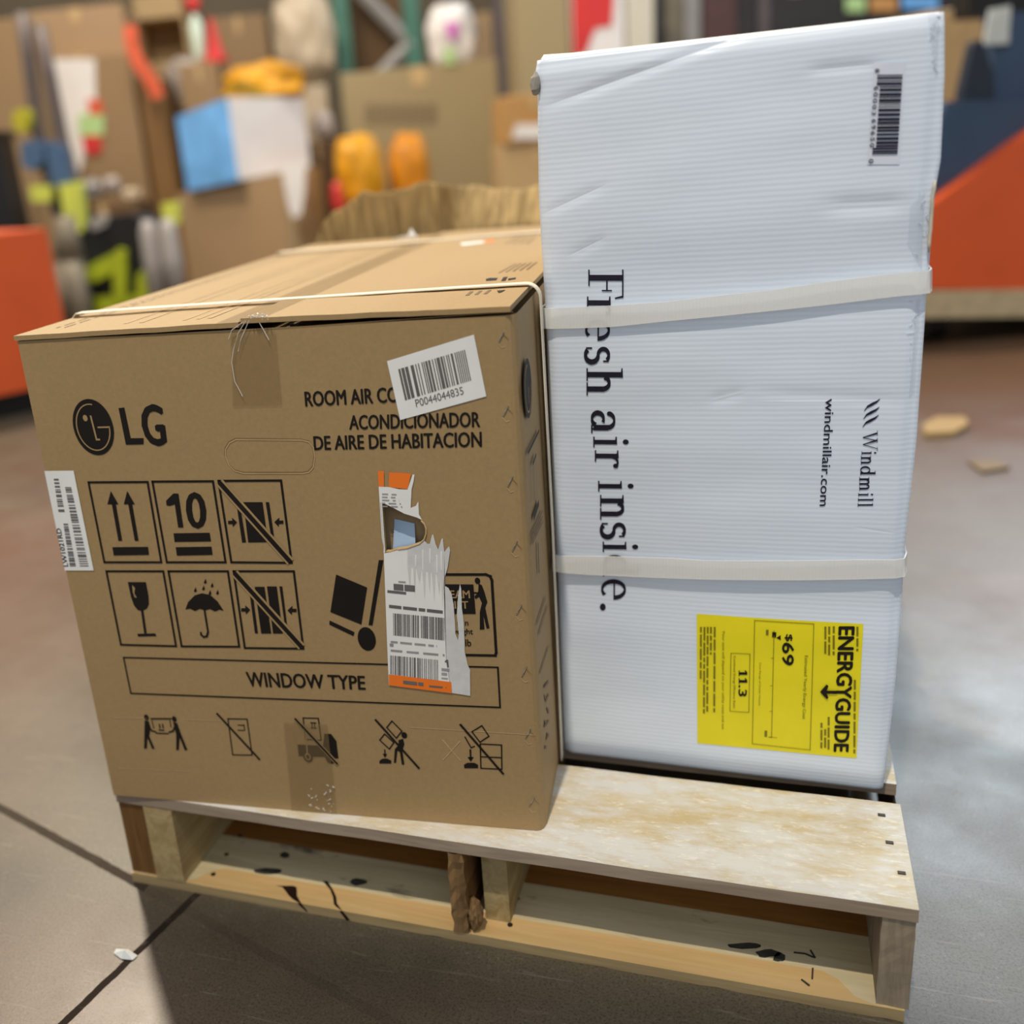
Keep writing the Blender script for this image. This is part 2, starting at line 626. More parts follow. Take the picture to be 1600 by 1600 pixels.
# bottom boards with chamfered orange front strip and splits
def bottom_front():
    mb = MB()
    y1 = .080
    ch, zc = .029, .0108

    def seg(pts_f, pts_b, orange):
        # pts_f: front edge x at z0; pts_b: back edge x
        x0, x1 = pts_f
        xb0, xb1 = pts_b
        n = max(2, int((x1 - x0) / .012))
        for i in range(n):
            a, b = i / n, (i + 1) / n
            xa, xc = x0 + (x1 - x0) * a, x0 + (x1 - x0) * b
            ba, bc = xb0 + (xb1 - xb0) * a, xb0 + (xb1 - xb0) * b
            def F(x, s_):
                lo = 0.0 + max(0, noise.noise(Vector((x * 60, 3, 1)))) * .0018
                return lo
            za, zb2 = F(xa, a), F(xc, b)
            oa = min(1, max(0, (xa - .07) / .02)) * min(1, max(0, (xr0 - .012 - xa) / .02))
            ob = min(1, max(0, (xc - .07) / .02)) * min(1, max(0, (xr0 - .012 - xc) / .02))
            ma, mb_ = TB - (TB - zc) * oa, TB - (TB - zc) * ob
            ca, cb = .002 + (ch - .002) * oa, .002 + (ch - .002) * ob
            xma, xmb = xa + (ba - xa) * ca / y1, xc + (bc - xc) * cb / y1
            mb.poly([(xa, 0, za), (xc, 0, zb2), (xc, 0, mb_), (xa, 0, ma)], 2)
            mb.poly([(xa, 0, ma), (xc, 0, mb_), (xmb, cb, TB), (xma, ca, TB)], 1)
            mb.poly([(xma, ca, TB), (xmb, cb, TB), (bc, y1, TB), (ba, y1, TB)], 0)
            mb.poly([(xa, 0, za), (xc, 0, zb2), (bc, y1, 0), (ba, y1, 0)], 0)
            mb.poly([(ba, y1, 0), (bc, y1, 0), (bc, y1, TB), (ba, y1, TB)], 0)
        for (x, xb) in ((x0, xb0), (x1, xb1)):
            mb.poly([(x, 0, 0), (x, 0, TB * .7), (x, .002, TB), (xb, y1, TB), (xb, y1, 0)], 3)

    seg((0, PL - .004), (0, PL - .004), True)

    def surf(px, py, up=.0004):
        p = floor_pt(px, py, TB)
        if p.y < 0:
            return hit(px, py, Vector((0, -up, 0)), Vector((0, -1, 0)))
        if p.y < ch:
            n_ = Vector((0, -(TB - zc), ch)).normalized()
            return hit(px, py, Vector((0, 0, zc)) + n_ * up, n_)
        return p + Z * up
    def wedge(pl, ws):
        for (a, b, wa, wb_) in zip(pl[:-1], pl[1:], ws[:-1], ws[1:]):
            mb.poly([surf(a[0] - wa, a[1]), surf(a[0] + wa, a[1]), surf(b[0] + wb_, b[1]), surf(b[0] - wb_, b[1])], 3)
    wedge([(444, 1384), (452, 1386), (455, 1392)], [14, 11, 9])
    wedge([(455, 1392), (458, 1400), (468, 1412), (480, 1425)], [9, 6, 3, 1])
    wedge([(508, 1377), (518, 1390), (523, 1402), (524, 1412)], [3.5, 2.2, 2.6, 2.4])
    wedge([(524, 1412), (533, 1424), (544, 1438)], [2.6, 2.6, 3])
    o = mb.build('bottom_board', [WB, WO, wood('bottom_board_edge', lin((186, 162, 118)), lin((146, 122, 84)), 'X', 1), M['deep']], pal)
    o['label'] = 'front bottom board with two splits and an orange front strip'
    return o


bb = bottom_front()
WD = wood('orange_brown_board', lin((176, 122, 58)), lin((140, 92, 40)), 'X', .8)
for (a_, b_) in ((.0808, .122), (.42, .54), (.81, .95)):
    mb = MB()
    mb.box((0.0, a_, 0), (PL - .004, 0, 0), (0, b_ - a_, 0), (0, 0, TB))
    mb.build('bottom_board', WD if a_ < .2 else WB, pal, bevel=.001)
for (px, py) in ((354, 1335), (375, 1306), (333, 1366), (811, 1377), (808, 1404), (797, 1445)):
    p = floor_pt(px, py, TB)
    mb = MB()
    mb.disc(p + Vector((0, 0, -.0016)), (0, 0, 1), .0026, .004, 0, 10)
    mb.build('nail', M['nail'], bb)
# dark scribble and knots on the bottom board surface
mb = MB()
for (cx, cy, rx, ry, s_) in ((1218, 1496, 9, 8, 1), (1165, 1478, 26, 5, 2), (1200, 1490, 20, 6, 3), (420, 1361, 22, 5, 4), (560, 1378, 14, 5, 5), (445, 1336, 7, 5, 6)):
    pts = []
    for i in range(14):
        a = 2 * math.pi * i / 14
        rr = 1 + .45 * noise.noise(Vector((math.cos(a) * 1.4, math.sin(a) * 1.4, s_ * 7)))
        pts.append(floor_pt(cx + rx * rr * math.cos(a), cy + ry * rr * math.sin(a), TB + .0003))
    mb.poly(pts)
STAIN = [plain('dark_pencil_stain', lin((66, 64, 58)), .8, .2, .3, 90)]
for pl in (((1240, 1488), (1258, 1490), (1272, 1496)), ((1266, 1484), (1274, 1497)), ((1252, 1530), (1265, 1540)), ((1270, 1512), (1269, 1530))):
    for a, b in zip(pl[:-1], pl[1:]):
        d = Vector((b[0] - a[0], b[1] - a[1])).normalized()
        n_ = Vector((-d.y, d.x)) * 1.4
        mb.poly([floor_pt(a[0] + n_.x, a[1] + n_.y, TB + .0003), floor_pt(b[0] + n_.x, b[1] + n_.y, TB + .0003),
                 floor_pt(b[0] - n_.x, b[1] - n_.y, TB + .0003), floor_pt(a[0] - n_.x, a[1] - n_.y, TB + .0003)])
absorb(bb, mb, STAIN)


# ------------------------------------------------------------------ prints on faces
class PB(MB):
    """flat print collected on a face; every point is given on the face"""

    def __init__(s, face, h0=.0004, dispf=None):
        super().__init__()
        s.F, s.h, s.d = face, h0, dispf

    def p3(s, u, v, lay=0):
        h = s.h + lay * (.0006 if s.d else .00025)
        if s.d:
            h += s.d(u, v)
        return s.F.P(u, v, h)

    def P(s, pts, mat=0, lay=0):
        s.poly([s.p3(*s.F.uv(*q), lay) for q in pts], mat)

    def UV(s, pts, mat=0, lay=0):
        s.poly([s.p3(u, v, lay) for u, v in pts], mat)

    def line(s, pts, w, mat=0, lay=0, closed=False):
        """stroke along pixel points, w in metres"""
        q = [Vector(s.F.uv(*p)) for p in pts]
        if closed:
            q = q + [q[0]]
        for i, (a, b) in enumerate(zip(q[:-1], q[1:])):
            d = (b - a)
            if d.length < 1e-7:
                continue
            d.normalize()
            n = Vector((-d.y, d.x)) * w / 2
            e0 = d * (w / 2 if (i > 0 or closed) else 0)
            e1 = d * (w / 2 if (i < len(q) - 2 or closed) else 0)
            a2, b2 = a - e0, b + e1
            m_ = max(1, int((b2 - a2).length / .006)) if s.d else 1
            for j in range(m_):
                p, q_ = a2.lerp(b2, j / m_), a2.lerp(b2, (j + 1) / m_)
                s.UV([p + n, p - n, q_ - n, q_ + n], mat, lay + .06 * (i % 3))

    def ell(s, cx, cy, rx, ry, mat=0, lay=0, n=32):
        """ellipse given by its centre and half extents in pixels"""
        c = Vector(s.F.uv(cx, cy))
        r = (Vector(s.F.uv(cx + rx, cy)) - c).length
        t = (Vector(s.F.uv(cx, cy + ry)) - c).length
        s.UV([(c.x + r * math.cos(2 * math.pi * i / n), c.y + t * math.sin(2 * math.pi * i / n)) for i in range(n)], mat, lay)

    def arc(s, c, ru, rv, a0, a1, w, mat=0, lay=0, n=30):
        for i in range(n):
            t0, t1 = a0 + (a1 - a0) * i / n, a0 + (a1 - a0) * (i + 1) / n
            pts = []
            for (t, k_) in ((t0, 1), (t1, 1), (t1, 0), (t0, 0)):
                pts.append((c[0] + (ru - w * k_) * math.cos(t), c[1] + (rv - w * k_) * math.sin(t)))
            s.UV(pts, mat, lay)

    def text(s, body, quad, mat=0, bold=0.0, lay=0, spacing=1.0):
        """quad: pixel corners TL, TR, BR, BL of the inked area"""
        cu = bpy.data.curves.new('t', 'FONT')
        cu.body = body
        cu.resolution_u = 3
        cu.space_character = spacing
        ob = bpy.data.objects.new('t', cu)
        COL.objects.link(ob)
        dg = bpy.context.evaluated_depsgraph_get()
        me = ob.evaluated_get(dg).to_mesh()
        vs = [v.co.copy() for v in me.vertices]
        fs = [list(p.vertices) for p in me.polygons]
        bpy.data.objects.remove(ob)
        bpy.data.curves.remove(cu)
        x0, x1 = min(v.x for v in vs), max(v.x for v in vs)
        y0, y1 = min(v.y for v in vs), max(v.y for v in vs)
        tl, tr, br, bl = [Vector(s.F.uv(*q)) for q in quad]
        out = []
        for v in vs:
            a, b = (v.x - x0) / (x1 - x0), (v.y - y0) / (y1 - y0)
            q = (bl * (1 - a) + br * a) * (1 - b) + (tl * (1 - a) + tr * a) * b
            out.append(s.p3(q.x, q.y, lay))
        du = (tr - tl).normalized()
        dv = (tl - bl).normalized()
        k_ = bold * .62 * (tl - bl).length
        sh = [(0, 0)] if bold == 0 else [(k_, 0), (-k_, 0), (0, k_ * .7), (0, -k_ * .7)]
        for i, (a, b) in enumerate(sh):
            d3 = s.F.e * (du.x * a + dv.x * b) + s.F.k * (du.y * a + dv.y * b) + s.F.n * (.00002 * i)
            s.mesh([p + d3 for p in out], fs, mat)

    def bars(s, quad, n, mat=0, lay=1, fill=.5, seed=1, along='x'):
        rnd = random.Random(seed)
        tl, tr, br, bl = [Vector(s.F.uv(*q)) for q in quad]
        ws = [rnd.choice((1, 1, 1, 2, 2, 3)) * (fill if i % 2 == 0 else 1 - fill) for i in range(2 * n - 1)]
        tot = sum(ws)
        x = 0
        for i, w_ in enumerate(ws):
            a, b = x / tot, (x + w_) / tot
            x += w_
            if i % 2 == 0:
                if along == 'x':
                    s.UV([bl.lerp(br, a), bl.lerp(br, b), tl.lerp(tr, b), tl.lerp(tr, a)], mat, lay)
                else:
                    s.UV([tl.lerp(bl, a), tr.lerp(br, a), tr.lerp(br, b), tl.lerp(bl, b)], mat, lay)

    def dashes(s, a, b, th, mat=0, lay=1, seed=1, gap=.25, word=.012):
        """a row of illegible small words between two pixels; th thickness in metres"""
        rnd = random.Random(seed)
        a, b = Vector(s.F.uv(*a)), Vector(s.F.uv(*b))
        L = (b - a).length
        d = (b - a).normalized()
        n = Vector((-d.y, d.x)) * th / 2
        x = 0
        while x < L:
            w_ = min(word * rnd.uniform(.4, 1.4), L - x)
            p, q = a + d * x, a + d * (x + w_)
            s.UV([p + n, p - n, q - n, q + n], mat, lay)
            x += w_ + word * gap


# ------------------------------------------------------------------ brown carton
yb = .085809
BE, BD = Vector((math.cos(yb), math.sin(yb), 0)), Vector((-math.sin(yb), math.cos(yb), 0))
BO = Vector((.003318, -.005231, HP))
FB = Face(BO, BE, Z, -BD)
BW, BH, BDp = .4408, .4768, .7931
bx = thing('air_conditioner_carton', BO + BE * BW / 2 + BD * .2, 'brown carton with round black logo, handling symbols and a torn hole in front', 'carton')
cBL, cBR = Vector(FB.uv(178, 1244)), Vector(FB.uv(852, 1298))
cTR, cTL = Vector(FB.uv(804, 476)), Vector(FB.uv(25, 523))
cBL.y = cBR.y = .0004
ztop = min(cTR.y, cTL.y)
FLAP = .0042
prof = [(0, 0), (1 - .018, 0), (1 - .010, -.0013), (1 - .004, -.0045), (1, -.010), (1, -BDp), (0, -BDp)]


def bpt(f, v, h):
    s_ = v / ztop
    u = (cBL.x * (1 - s_) + cTL.x * s_) * (1 - f) + (cBR.x * (1 - s_) + cTR.x * s_) * f
    return FB.P(u, max(v, .0004), h)


mb = MB()
vt = ztop - FLAP - .0016
hole_px = [(596.7, 785.5), (612, 793), (632, 803.5), (651.5, 809.5), (658, 813), (663.5, 818.5), (666, 826), (665.7, 834), (663, 842.5),
           (656, 849), (636.5, 856), (622, 858), (609.5, 862), (601.5, 862)]
hole = [Vector(FB.uv(*q)) for q in hole_px]
outer = [bpt(0, 0, 0), bpt(.982, 0, 0), bpt(.982, vt, 0), bpt(0, vt, 0)]
hp = [FB.P(u, v, 0) for u, v in hole]
tri = tessellate_polygon([outer, hp])
mb.mesh(outer + hp, [list(t) for t in tri], 0)
hin = [FB.P(u, v, -.005) for u, v in hole]
mb.mesh(hp + hin, [[i, (i + 1) % len(hp), len(hp) + (i + 1) % len(hp), len(hp) + i] for i in range(len(hp))], 1)
for (a, b) in list(zip(prof, prof[1:] + prof[:1]))[1:]:
    mb.poly([bpt(a[0], 0, a[1]), bpt(b[0], 0, b[1]), bpt(b[0], vt, b[1]), bpt(a[0], vt, a[1])], 0)
mb.poly([bpt(f, 0, h) for f, h in prof], 0)
# inner board under the flaps (dark slit) and the board behind the torn hole
mb.poly([bpt(f, vt - .012, h) for f, h in prof], 2)
hb = [min(p.x for p in hole) - .02, max(p.x for p in hole) + .02, min(p.y for p in hole) - .02, max(p.y for p in hole) + .02]
mb.poly([FB.P(hb[0], hb[2], -.012), FB.P(hb[1], hb[2], -.012), FB.P(hb[1], hb[3], -.012), FB.P(hb[0], hb[3], -.012)], 2)
body = mb.build('carton_body', [M['kraft'], M['kraft_edge'], M['inside']], bx, normals=False, merge=True)
for p in body.data.polygons:
    p.use_smooth = False
mb = MB()
q = [FB.uv(*p) for p in ((611, 818), (643, 825), (646, 860), (610, 866))]
mb.poly([FB.P(*q[0], -.0115), FB.P(*q[1], -.011), FB.P(*q[2], -.008), FB.P(*q[3], -.008)])
mb.build('plastic_wrap', M['bluebag'], bx)['label'] = 'pale blue plastic seen through the torn hole'

# top flaps, meeting in a seam along the depth
seam = FB.uv(401, 492)[0] / BW
seam = .485


def flap(f0, f1, lift0, lift1):
    mb = MB()
    n = 14
    vs, fs = [], []
    for i in range(n + 1):
        f = f0 + (f1 - f0) * i / n
        lift = lift0 + (lift1 - lift0) * i / n + .0006 * noise.noise(Vector((f * 14, 3, 1)))
        for h in (.0015, -BDp):
            for dz in (-FLAP, 0):
                vs.append(bpt(f, ztop + dz + lift, h))
    for i in range(n):
        a, b = i * 4, i * 4 + 4
        fs += [[a, b, b + 1, a + 1], [a + 2, a + 3, b + 3, b + 2], [a + 1, b + 1, b + 3, a + 3], [a, a + 2, b + 2, b]]
    fs += [[0, 1, 3, 2], [n * 4, n * 4 + 2, n * 4 + 3, n * 4 + 1]]
    mb.mesh(vs, fs)
    return mb.build('top_flap', [M['kraft']], bx)


flapL = flap(-.004, seam - .003, -.0008, .0004)
flapR = flap(seam + .003, .992, .0034, .0010)

def lid(u, v=0.0):
    f = u / BW
    if f < seam:
        l_ = -.0008 + .0012 * (f + .004) / (seam + .001)
    else:
        l_ = .0034 - .0024 * (f - seam - .003) / (.989 - seam)
    return l_ + .0006 * noise.noise(Vector((f * 14, 3, 1))) - .0014


# prints
FT = Face(BO + Z * (ztop + .0014), BE, BD, Z)
pb = PB(FB)
K = 0
INK, GAP, FAINT, SCF, CRS = 0, 1, 2, 3, 4
# round logo
cu, cv = FB.uv(146, 667.5)
ru, rv = .0200, .0258
pb.UV([(cu + ru * math.cos(2 * math.pi * i / 48), cv + rv * math.sin(2 * math.pi * i / 48)) for i in range(48)], INK)
pb.arc((cu, cv), ru * .84, rv * .84, math.radians(78), math.radians(360), .0011, GAP, 1, 40)
a0 = FB.uv(152, 667)
a1 = FB.uv(173.5, 667)
pb.line([(153, 667.5), (172.5, 667)], .0014, GAP, 1)
pb.line([(142, 649), (151.5, 686.5), (157, 686.5)], .0016, GAP, 1)
pb.ell(133.7, 653, 3.6, 5, GAP, 1, 16)
pb.P([(185.5, 637.5), (194.5, 636.5), (204.5, 684.5), (224.5, 684.3), (224.5, 694), (197, 694.7)], INK)
pb.text('G', [(218, 633), (252, 632.5), (260, 695), (229, 696)], INK, .055)
# words
pb.text('ROOM AIR CONDITIONER', [(476, 612), (748, 598), (749.5, 622), (478, 635)], INK, .05)
pb.text('ACONDICIONADOR', [(546, 649), (749.3, 643.5), (750, 667), (546.5, 671)], INK, .05)
pb.text('DE AIRE DE HABITACION', [(490, 681.5), (752, 674.5), (752.6, 698), (491.5, 703)], INK, .05)
pb.text('WINDOW TYPE', [(384, 1049.5), (569.5, 1056), (571, 1077.5), (388.5, 1072.5)], INK, .045)
FW = .0021


def A(x, y):
    return (50 + x / 3.5556, 700 + y / 3.5556)


def B2(x, y):
    return (450 + x / 3.5556, 700 + y / 3.5556)


def C5(x, y):
    return (150 + x / 4, 1050 + y / 4)


def C6(x, y):
    return (500 + x / 4, 1050 + y / 4)


for fr in (((315, 190), (643, 188), (719, 634), (403, 634)), ((670, 186), (1006, 184), (1076, 634), (750, 634)), ((1037, 182), (1384, 180), (1443, 637), (1108, 634)),
           ((414, 684), (730, 684), (801, 1100), (495, 1092)), ((759, 684), (1089, 684), (1152, 1103), (832, 1101)), ((1121, 684), (1455, 684), (1508, 1114), (1183, 1110))):
    pb.line([A(*q) for q in fr], FW, INK, 0, True)
for dx in (0, 91):
    pb.P([A(439 + dx, 238), A(481 + dx, 312), A(420 + dx, 312)], INK)
    pb.P([A(444 + dx, 308), A(466 + dx, 308), A(502 + dx, 515), A(481 + dx, 515)], INK)
pb.P([A(447, 550), A(645, 548), A(651, 593), A(455, 596)], INK)
pb.P([A(786, 252), A(814, 252), A(842, 441), A(813, 441), A(794, 312), A(766, 321), A(748, 318), A(746, 292)], INK)
pb.text('0', [A(852, 248), A(954, 247), A(972, 443), A(872, 445)], INK, .05)
pb.P([A(787, 473), A(988, 470), A(995, 518), A(793, 521)], INK)
pb.P([A(799, 550), A(998, 547), A(1004, 593), A(806, 597)], INK)


def arrow(x, y, s_):
    pb.P([A(x, y - 9), A(x + s_ * 24, y - 9), A(x + s_ * 26, y + 10), A(x, y + 10)], INK)
    pb.P([A(x + s_ * 22, y - 26), A(x + s_ * 50, y), A(x + s_ * 26, y + 26)], INK)


arrow(1090, 412, 1)
arrow(1397, 411, -1)
pb.P([A(1175, 300), A(1281, 300), A(1312, 522), A(1202, 524)], INK)
pb.P([A(1140, 332), A(1160, 340), A(1190, 523), A(1168, 525)], INK)
pb.P([A(1299, 300), A(1318, 300), A(1345, 490), A(1327, 480)], INK)
pb.line([A(1042, 188), A(1438, 632)], .0085, GAP, 1)
pb.line([A(1042, 188), A(1438, 632)], .0045, INK, 2)
arrow(1163, 898, 1)
arrow(1470, 901, -1)
pb.P([A(1238, 770), A(1292, 770), A(1330, 1030), A(1274, 1030)], INK)
pb.P([A(1306, 768), A(1360, 768), A(1394, 1030), A(1340, 1030)], INK)
pb.P([A(1211, 815), A(1229, 822), A(1256, 1030), A(1239, 1028)], INK)
pb.P([A(1375, 768), A(1391, 768), A(1418, 985), A(1404, 975)], INK)
pb.line([A(1126, 692), A(1500, 1104)], .0085, GAP, 1)
pb.line([A(1126, 692), A(1500, 1104)], .0045, INK, 2)
# glass
pb.P([A(533, 744), A(633, 744), A(648, 820), A(650, 866), A(640, 890), A(614, 905), A(590, 900), A(568, 874), A(552, 830)], INK)
pb.P([A(558, 760), A(574, 776), A(570, 806), A(584, 830), A(572, 828), A(562, 800)], GAP, 1)
pb.P([A(606, 903), A(620, 903), A(638, 1028), A(624, 1030)], INK)
pb.P([A(586, 1031), A(686, 1029), A(692, 1044), A(590, 1047)], INK)
# umbrella
pb.P([A(853, 896), A(868, 855), A(905, 818), A(945, 806), A(990, 815), A(1032, 852), A(1066, 904), A(1042, 897), A(1018, 907), A(990, 894), A(962, 901), A(934, 892), A(907, 905), A(880, 892)], INK)
pb.line([A(958, 890), A(979, 1020), A(972, 1044), A(955, 1048), A(941, 1036), A(939, 1020)], .0019, INK, 1)
for (x, y) in ((963, 741), (1001, 762), (953, 778), (908, 788), (989, 804), (1031, 802)):
    pb.P([A(x + 2, y - 16), A(x + 9, y + 6), A(x - 1, y + 13), A(x - 8, y + 6)], INK)
# hand truck
pb.P([B2(268, 702), B2(440, 774), B2(408, 980), B2(236, 910)], INK)
pb.P([B2(505, 622), B2(530, 622), B2(470, 985), B2(448, 983)], INK)
pb.P([B2(232, 957), B2(370, 1022), B2(364, 1044), B2(230, 980)], INK)
pb.ell(*B2(438, 1060), 14, 18.2, INK)
# team lift frame
pb.line([B2(870, 702), B2(1100, 702), B2(1124, 712), B2(1133, 735), B2(1157, 1135), B2(1152, 1152), B2(980, 1149)], .0024, INK)
pb.P([B2(868, 756), B2(1030, 757), B2(1043, 921), B2(880, 921)], INK)
pb.text('TEAM', [B2(862, 790), B2(1008, 790), B2(1012, 832), B2(866, 832)], GAP, .04, 1)
pb.text('LIFT', [B2(895, 850), B2(1000, 850), B2(1003, 890), B2(899, 890)], GAP, .04, 1)
pb.text('min', [B2(940, 955), B2(1000, 955), B2(1002, 985), B2(942, 985)], INK, .03)
pb.text('weight', [B2(905, 1003), B2(1026, 1003), B2(1028, 1043), B2(908, 1043)], INK, .03)
pb.text('lb', [B2(985, 1062), B2(1016, 1062), B2(1018, 1100), B2(987, 1100)], INK, .03)
pb.ell(*B2(1053, 737), 4.2, 5, INK)
pb.P([B2(1060, 752), B2(1078, 762), B2(1092, 800), B2(1108, 855), B2(1096, 885), B2(1120, 1000), B2(1104, 1003), B2(1086, 930), B2(1092, 1006), B2(1066, 1008), B2(1066, 910), B2(1078, 860), B2(1062, 826), B2(1042, 838), B2(1036, 822), B2(1056, 806)], INK)
pb.line([B2(1030, 803), B2(1064, 806)], .0015, INK)
# window type frame
pb.line([(193.3, 1027), (778, 1042.5), (781.5, 1105), (204.7, 1083)], .0016, INK, 0, True)
# bottom pictograms
for (hx, hy) in ((316, 282), (490, 293)):
    pb.ell(*C5(hx, hy), 3.6, 4.4, INK, 0, 16)
pb.P([C5(305, 302), C5(330, 305), C5(342, 345), C5(334, 400), C5(368, 478), C5(352, 480), C5(322, 410), C5(319, 478), C5(301, 478)], INK)
pb.line([C5(328, 335), C5(350, 366), C5(378, 374)], .0018, INK)
pb.P([C5(482, 310), C5(508, 318), C5(530, 380), C5(572, 485), C5(556, 489), C5(524, 410), C5(518, 487), C5(502, 487), C5(502, 390)], INK)
pb.line([C5(494, 340), C5(482, 368), C5(455, 376)], .0018, INK)
pb.line([C5(342, 291), C5(472, 291)], .0017, INK)
pb.line([C5(350, 300), C5(362, 352)], .001, INK)
pb.line([C5(462, 298), C5(470, 345)], .001, INK)
pb.line([C5(375, 381), C5(455, 384)], .0015, INK)
pb.line([C5(396, 322), C5(402, 352)], .0014, INK)
pb.line([C5(416, 322), C5(422, 352)], .0014, INK)
pb.line([C5(392, 362), C5(428, 363)], .0014, INK)
pb.line([C5(825, 291), C5(945, 293), C5(976, 518), C5(855, 516)], .0012, INK, 0, True)
pb.line([C5(755, 255), C5(1025, 546)], .0021, INK, 1)
for xx in (890, 906):
    pb.line([C5(885, 330 + (xx - 890) * 2), C5(925, 332 + (xx - 890) * 2)], .001, INK)
pb.line([C5(925, 325), C5(930, 366)], .001, INK)
pb.line([C5(1295, 286), C5(1390, 288), C5(1408, 425), C5(1312, 420)], .0012, INK, 0, True)
pb.line([C5(1340, 315), C5(1378, 317)], .001, INK)
pb.line([C5(1342, 348), C5(1380, 350)], .001, INK)
pb.line([C5(1350, 318), C5(1352, 348)], .001, INK)
pb.line([C5(1366, 318), C5(1368, 348)], .001, INK)
pb.P([C5(1260, 452), C5(1420, 460), C5(1428, 384), C5(1470, 386), C5(1503, 430), C5(1516, 540), C5(1420, 530), C5(1268, 525)], INK)
pb.ell(*C5(1326, 526), 7.6, 9, INK, 1, 20)
pb.ell(*C5(1326, 526), 4.5, 5.4, GAP, 2, 16)
pb.ell(*C5(1326, 526), 3, 3.6, INK, 3, 12)
pb.ell(*C5(1466, 536), 7.6, 8.6, INK, 1, 20)
pb.line([C5(1312, 365), C5(1322, 505)], .0012, GAP, 2)
pb.line([C5(1245, 285), C5(1512, 571)], .0040, GAP, 3)
pb.line([C5(1245, 285), C5(1512, 571)], .0021, INK, 4)
pb.line([C6(345, 293), C6(622, 602)], .0021, INK, 1)
pb.line([C6(450, 305), C6(512, 368), C6(478, 412), C6(418, 345)], .0012, INK, 0, True)
pb.line([C6(404, 386), C6(462, 440), C6(434, 480), C6(374, 424)], .0012, INK, 0, True)
pb.ell(*C6(527, 394), 4.6, 5, INK, 0, 14)
pb.P([C6(490, 425), C6(520, 415), C6(528, 450), C6(515, 490), C6(528, 578), C6(512, 578), C6(500, 500), C6(484, 490), C6(476, 566), C6(462, 566), C6(468, 480), C6(492, 455)], INK)
pb.P([C6(372, 552), C6(392, 540), C6(420, 540), C6(446, 552), C6(446, 571), C6(372, 571)], INK)
pb.line([C6(405, 482), C6(407, 520)], .0012, INK)
pb.P([C6(392, 510), C6(420, 510), C6(407, 536)], INK)
pb.line([C6(875, 323), C6(1148, 637)], .0021, INK, 1)
pb.line([C6(950, 372), C6(1012, 334), C6(1056, 400), C6(1000, 437)], .0012, INK, 0, True)
pb.line([C6(905, 402), C6(945, 472), C6(968, 462)], .0012, INK)
pb.line([C6(1002, 448), C6(1135, 455), C6(1137, 606), C6(1006, 600)], .0012, INK, 0, True)
pb.line([C6(1003, 528), C6(1136, 534)], .0012, INK)
pb.P([C6(900, 578), C6(922, 566), C6(965, 566), C6(988, 578), C6(988, 600), C6(902, 600)], INK)
pb.line([C6(940, 482), C6(942, 540)], .0016, INK)
pb.P([C6(922, 530), C6(962, 530), C6(943, 560)], INK)
# scuffs, creases, hand hole outline
pb.line([C6(765, 420), C6(878, 552)], .0009, SCF)
pb.line([C6(876, 430), C6(770, 548)], .0009, SCF)
pb.line([(155 + 22, 1121), (230, 1122)], .0007, SCF)
pb.line([(285, 1124), (345, 1126)], .0006, SCF)
pb.line([(640, 1136), (836, 1148)], .0006, SCF)
pb.line([(185, 1200), (300, 1205)], .0005, SCF)
rr = [(352, 712), (352, 700), (358, 690), (368, 685), (470, 686), (482, 689), (489, 697), (491, 712), (489, 728), (482, 736), (472, 738), (380, 738), (366, 734), (357, 725)]
pb.line(rr, .0011, CRS, 0, True)
pb.line([(x + 1, y + 1.6) for x, y in rr], .0007, SCF, 0.3, True)
pb.line([(40, 531), (360, 518), (802, 487)], .0006, CRS)
absorb(body, pb, [M['ink'], M['kraftline'], M['faint'], M['scuff'], M['crease']])

# right side prints
FR = Face(bpt(1, 0, 0), BD, Z, BE)
ps = PB(FR)
us, vs_ = FR.uv(824.5, 607)


def S(x, y):
    return (780 + x / 4, 500 + y / 4)


n = 32
cS = Vector(FR.uv(824, 607))
rS = (Vector(FR.uv(830, 607)) - cS).length
tS = (Vector(FR.uv(824, 654)) - cS).length
ps.UV([(cS.x + rS * math.cos(2 * math.pi * i / n), cS.y + tS * math.sin(2 * math.pi * i / n)) for i in range(n)], 0)
ps.arc(cS, rS * .8, tS * .82, math.radians(90), math.radians(360), .0016, 1, 1, 24)
ps.line([S(178, 420), S(182, 520)], .002, 1, 1)
ps.line([S(176, 835), S(247, 690)], .003, 0)
ps.line([S(176, 835), S(186, 1400)], .001, 2)
ps.line([S(205, 870), S(212, 1130)], .0016, 2)
ps.line([S(226, 850), S(235, 1120)], .0016, 2)
ps.line([S(208, 900), S(228, 840)], .003, 0)
ps.line([S(212, 1240), S(245, 1140)], .006, 0)
for k_ in range(3):
    ps.line([S(200 + 2 * k_, 1340 + 30 * k_), S(270, 1190 + 35 * k_)], .002, 2)
ps.line([S(240, 1390), S(246, 1580)], .004, 0)


def S2(x, y):
    return (780 + x / 3.404, 850 + y / 3.404)


ps.line([S2(198, 430), S2(245, 285)], .002, 2)
ps.line([S2(210, 480), S2(255, 330)], .002, 2)
ps.line([S2(215, 690), S2(262, 540)], .002, 2)
for k_ in range(5):
    ps.line([S2(238 + (k_ % 3) * 10, 760 + 70 * k_), S2(262, 730 + 70 * k_)], .0028, 2)
    ps.line([S2(240 + (k_ % 2) * 12, 800 + 70 * k_), S2(250 + (k_ % 2) * 12, 840 + 60 * k_)], .0028, 2)
absorb(body, ps, [M['ink'], M['kraftline'], M['faint']])

# top prints
pt = PB(FT, .0003, lid)


def T2(x, y):
    return (400 + x / 3.2, y / 3.2)


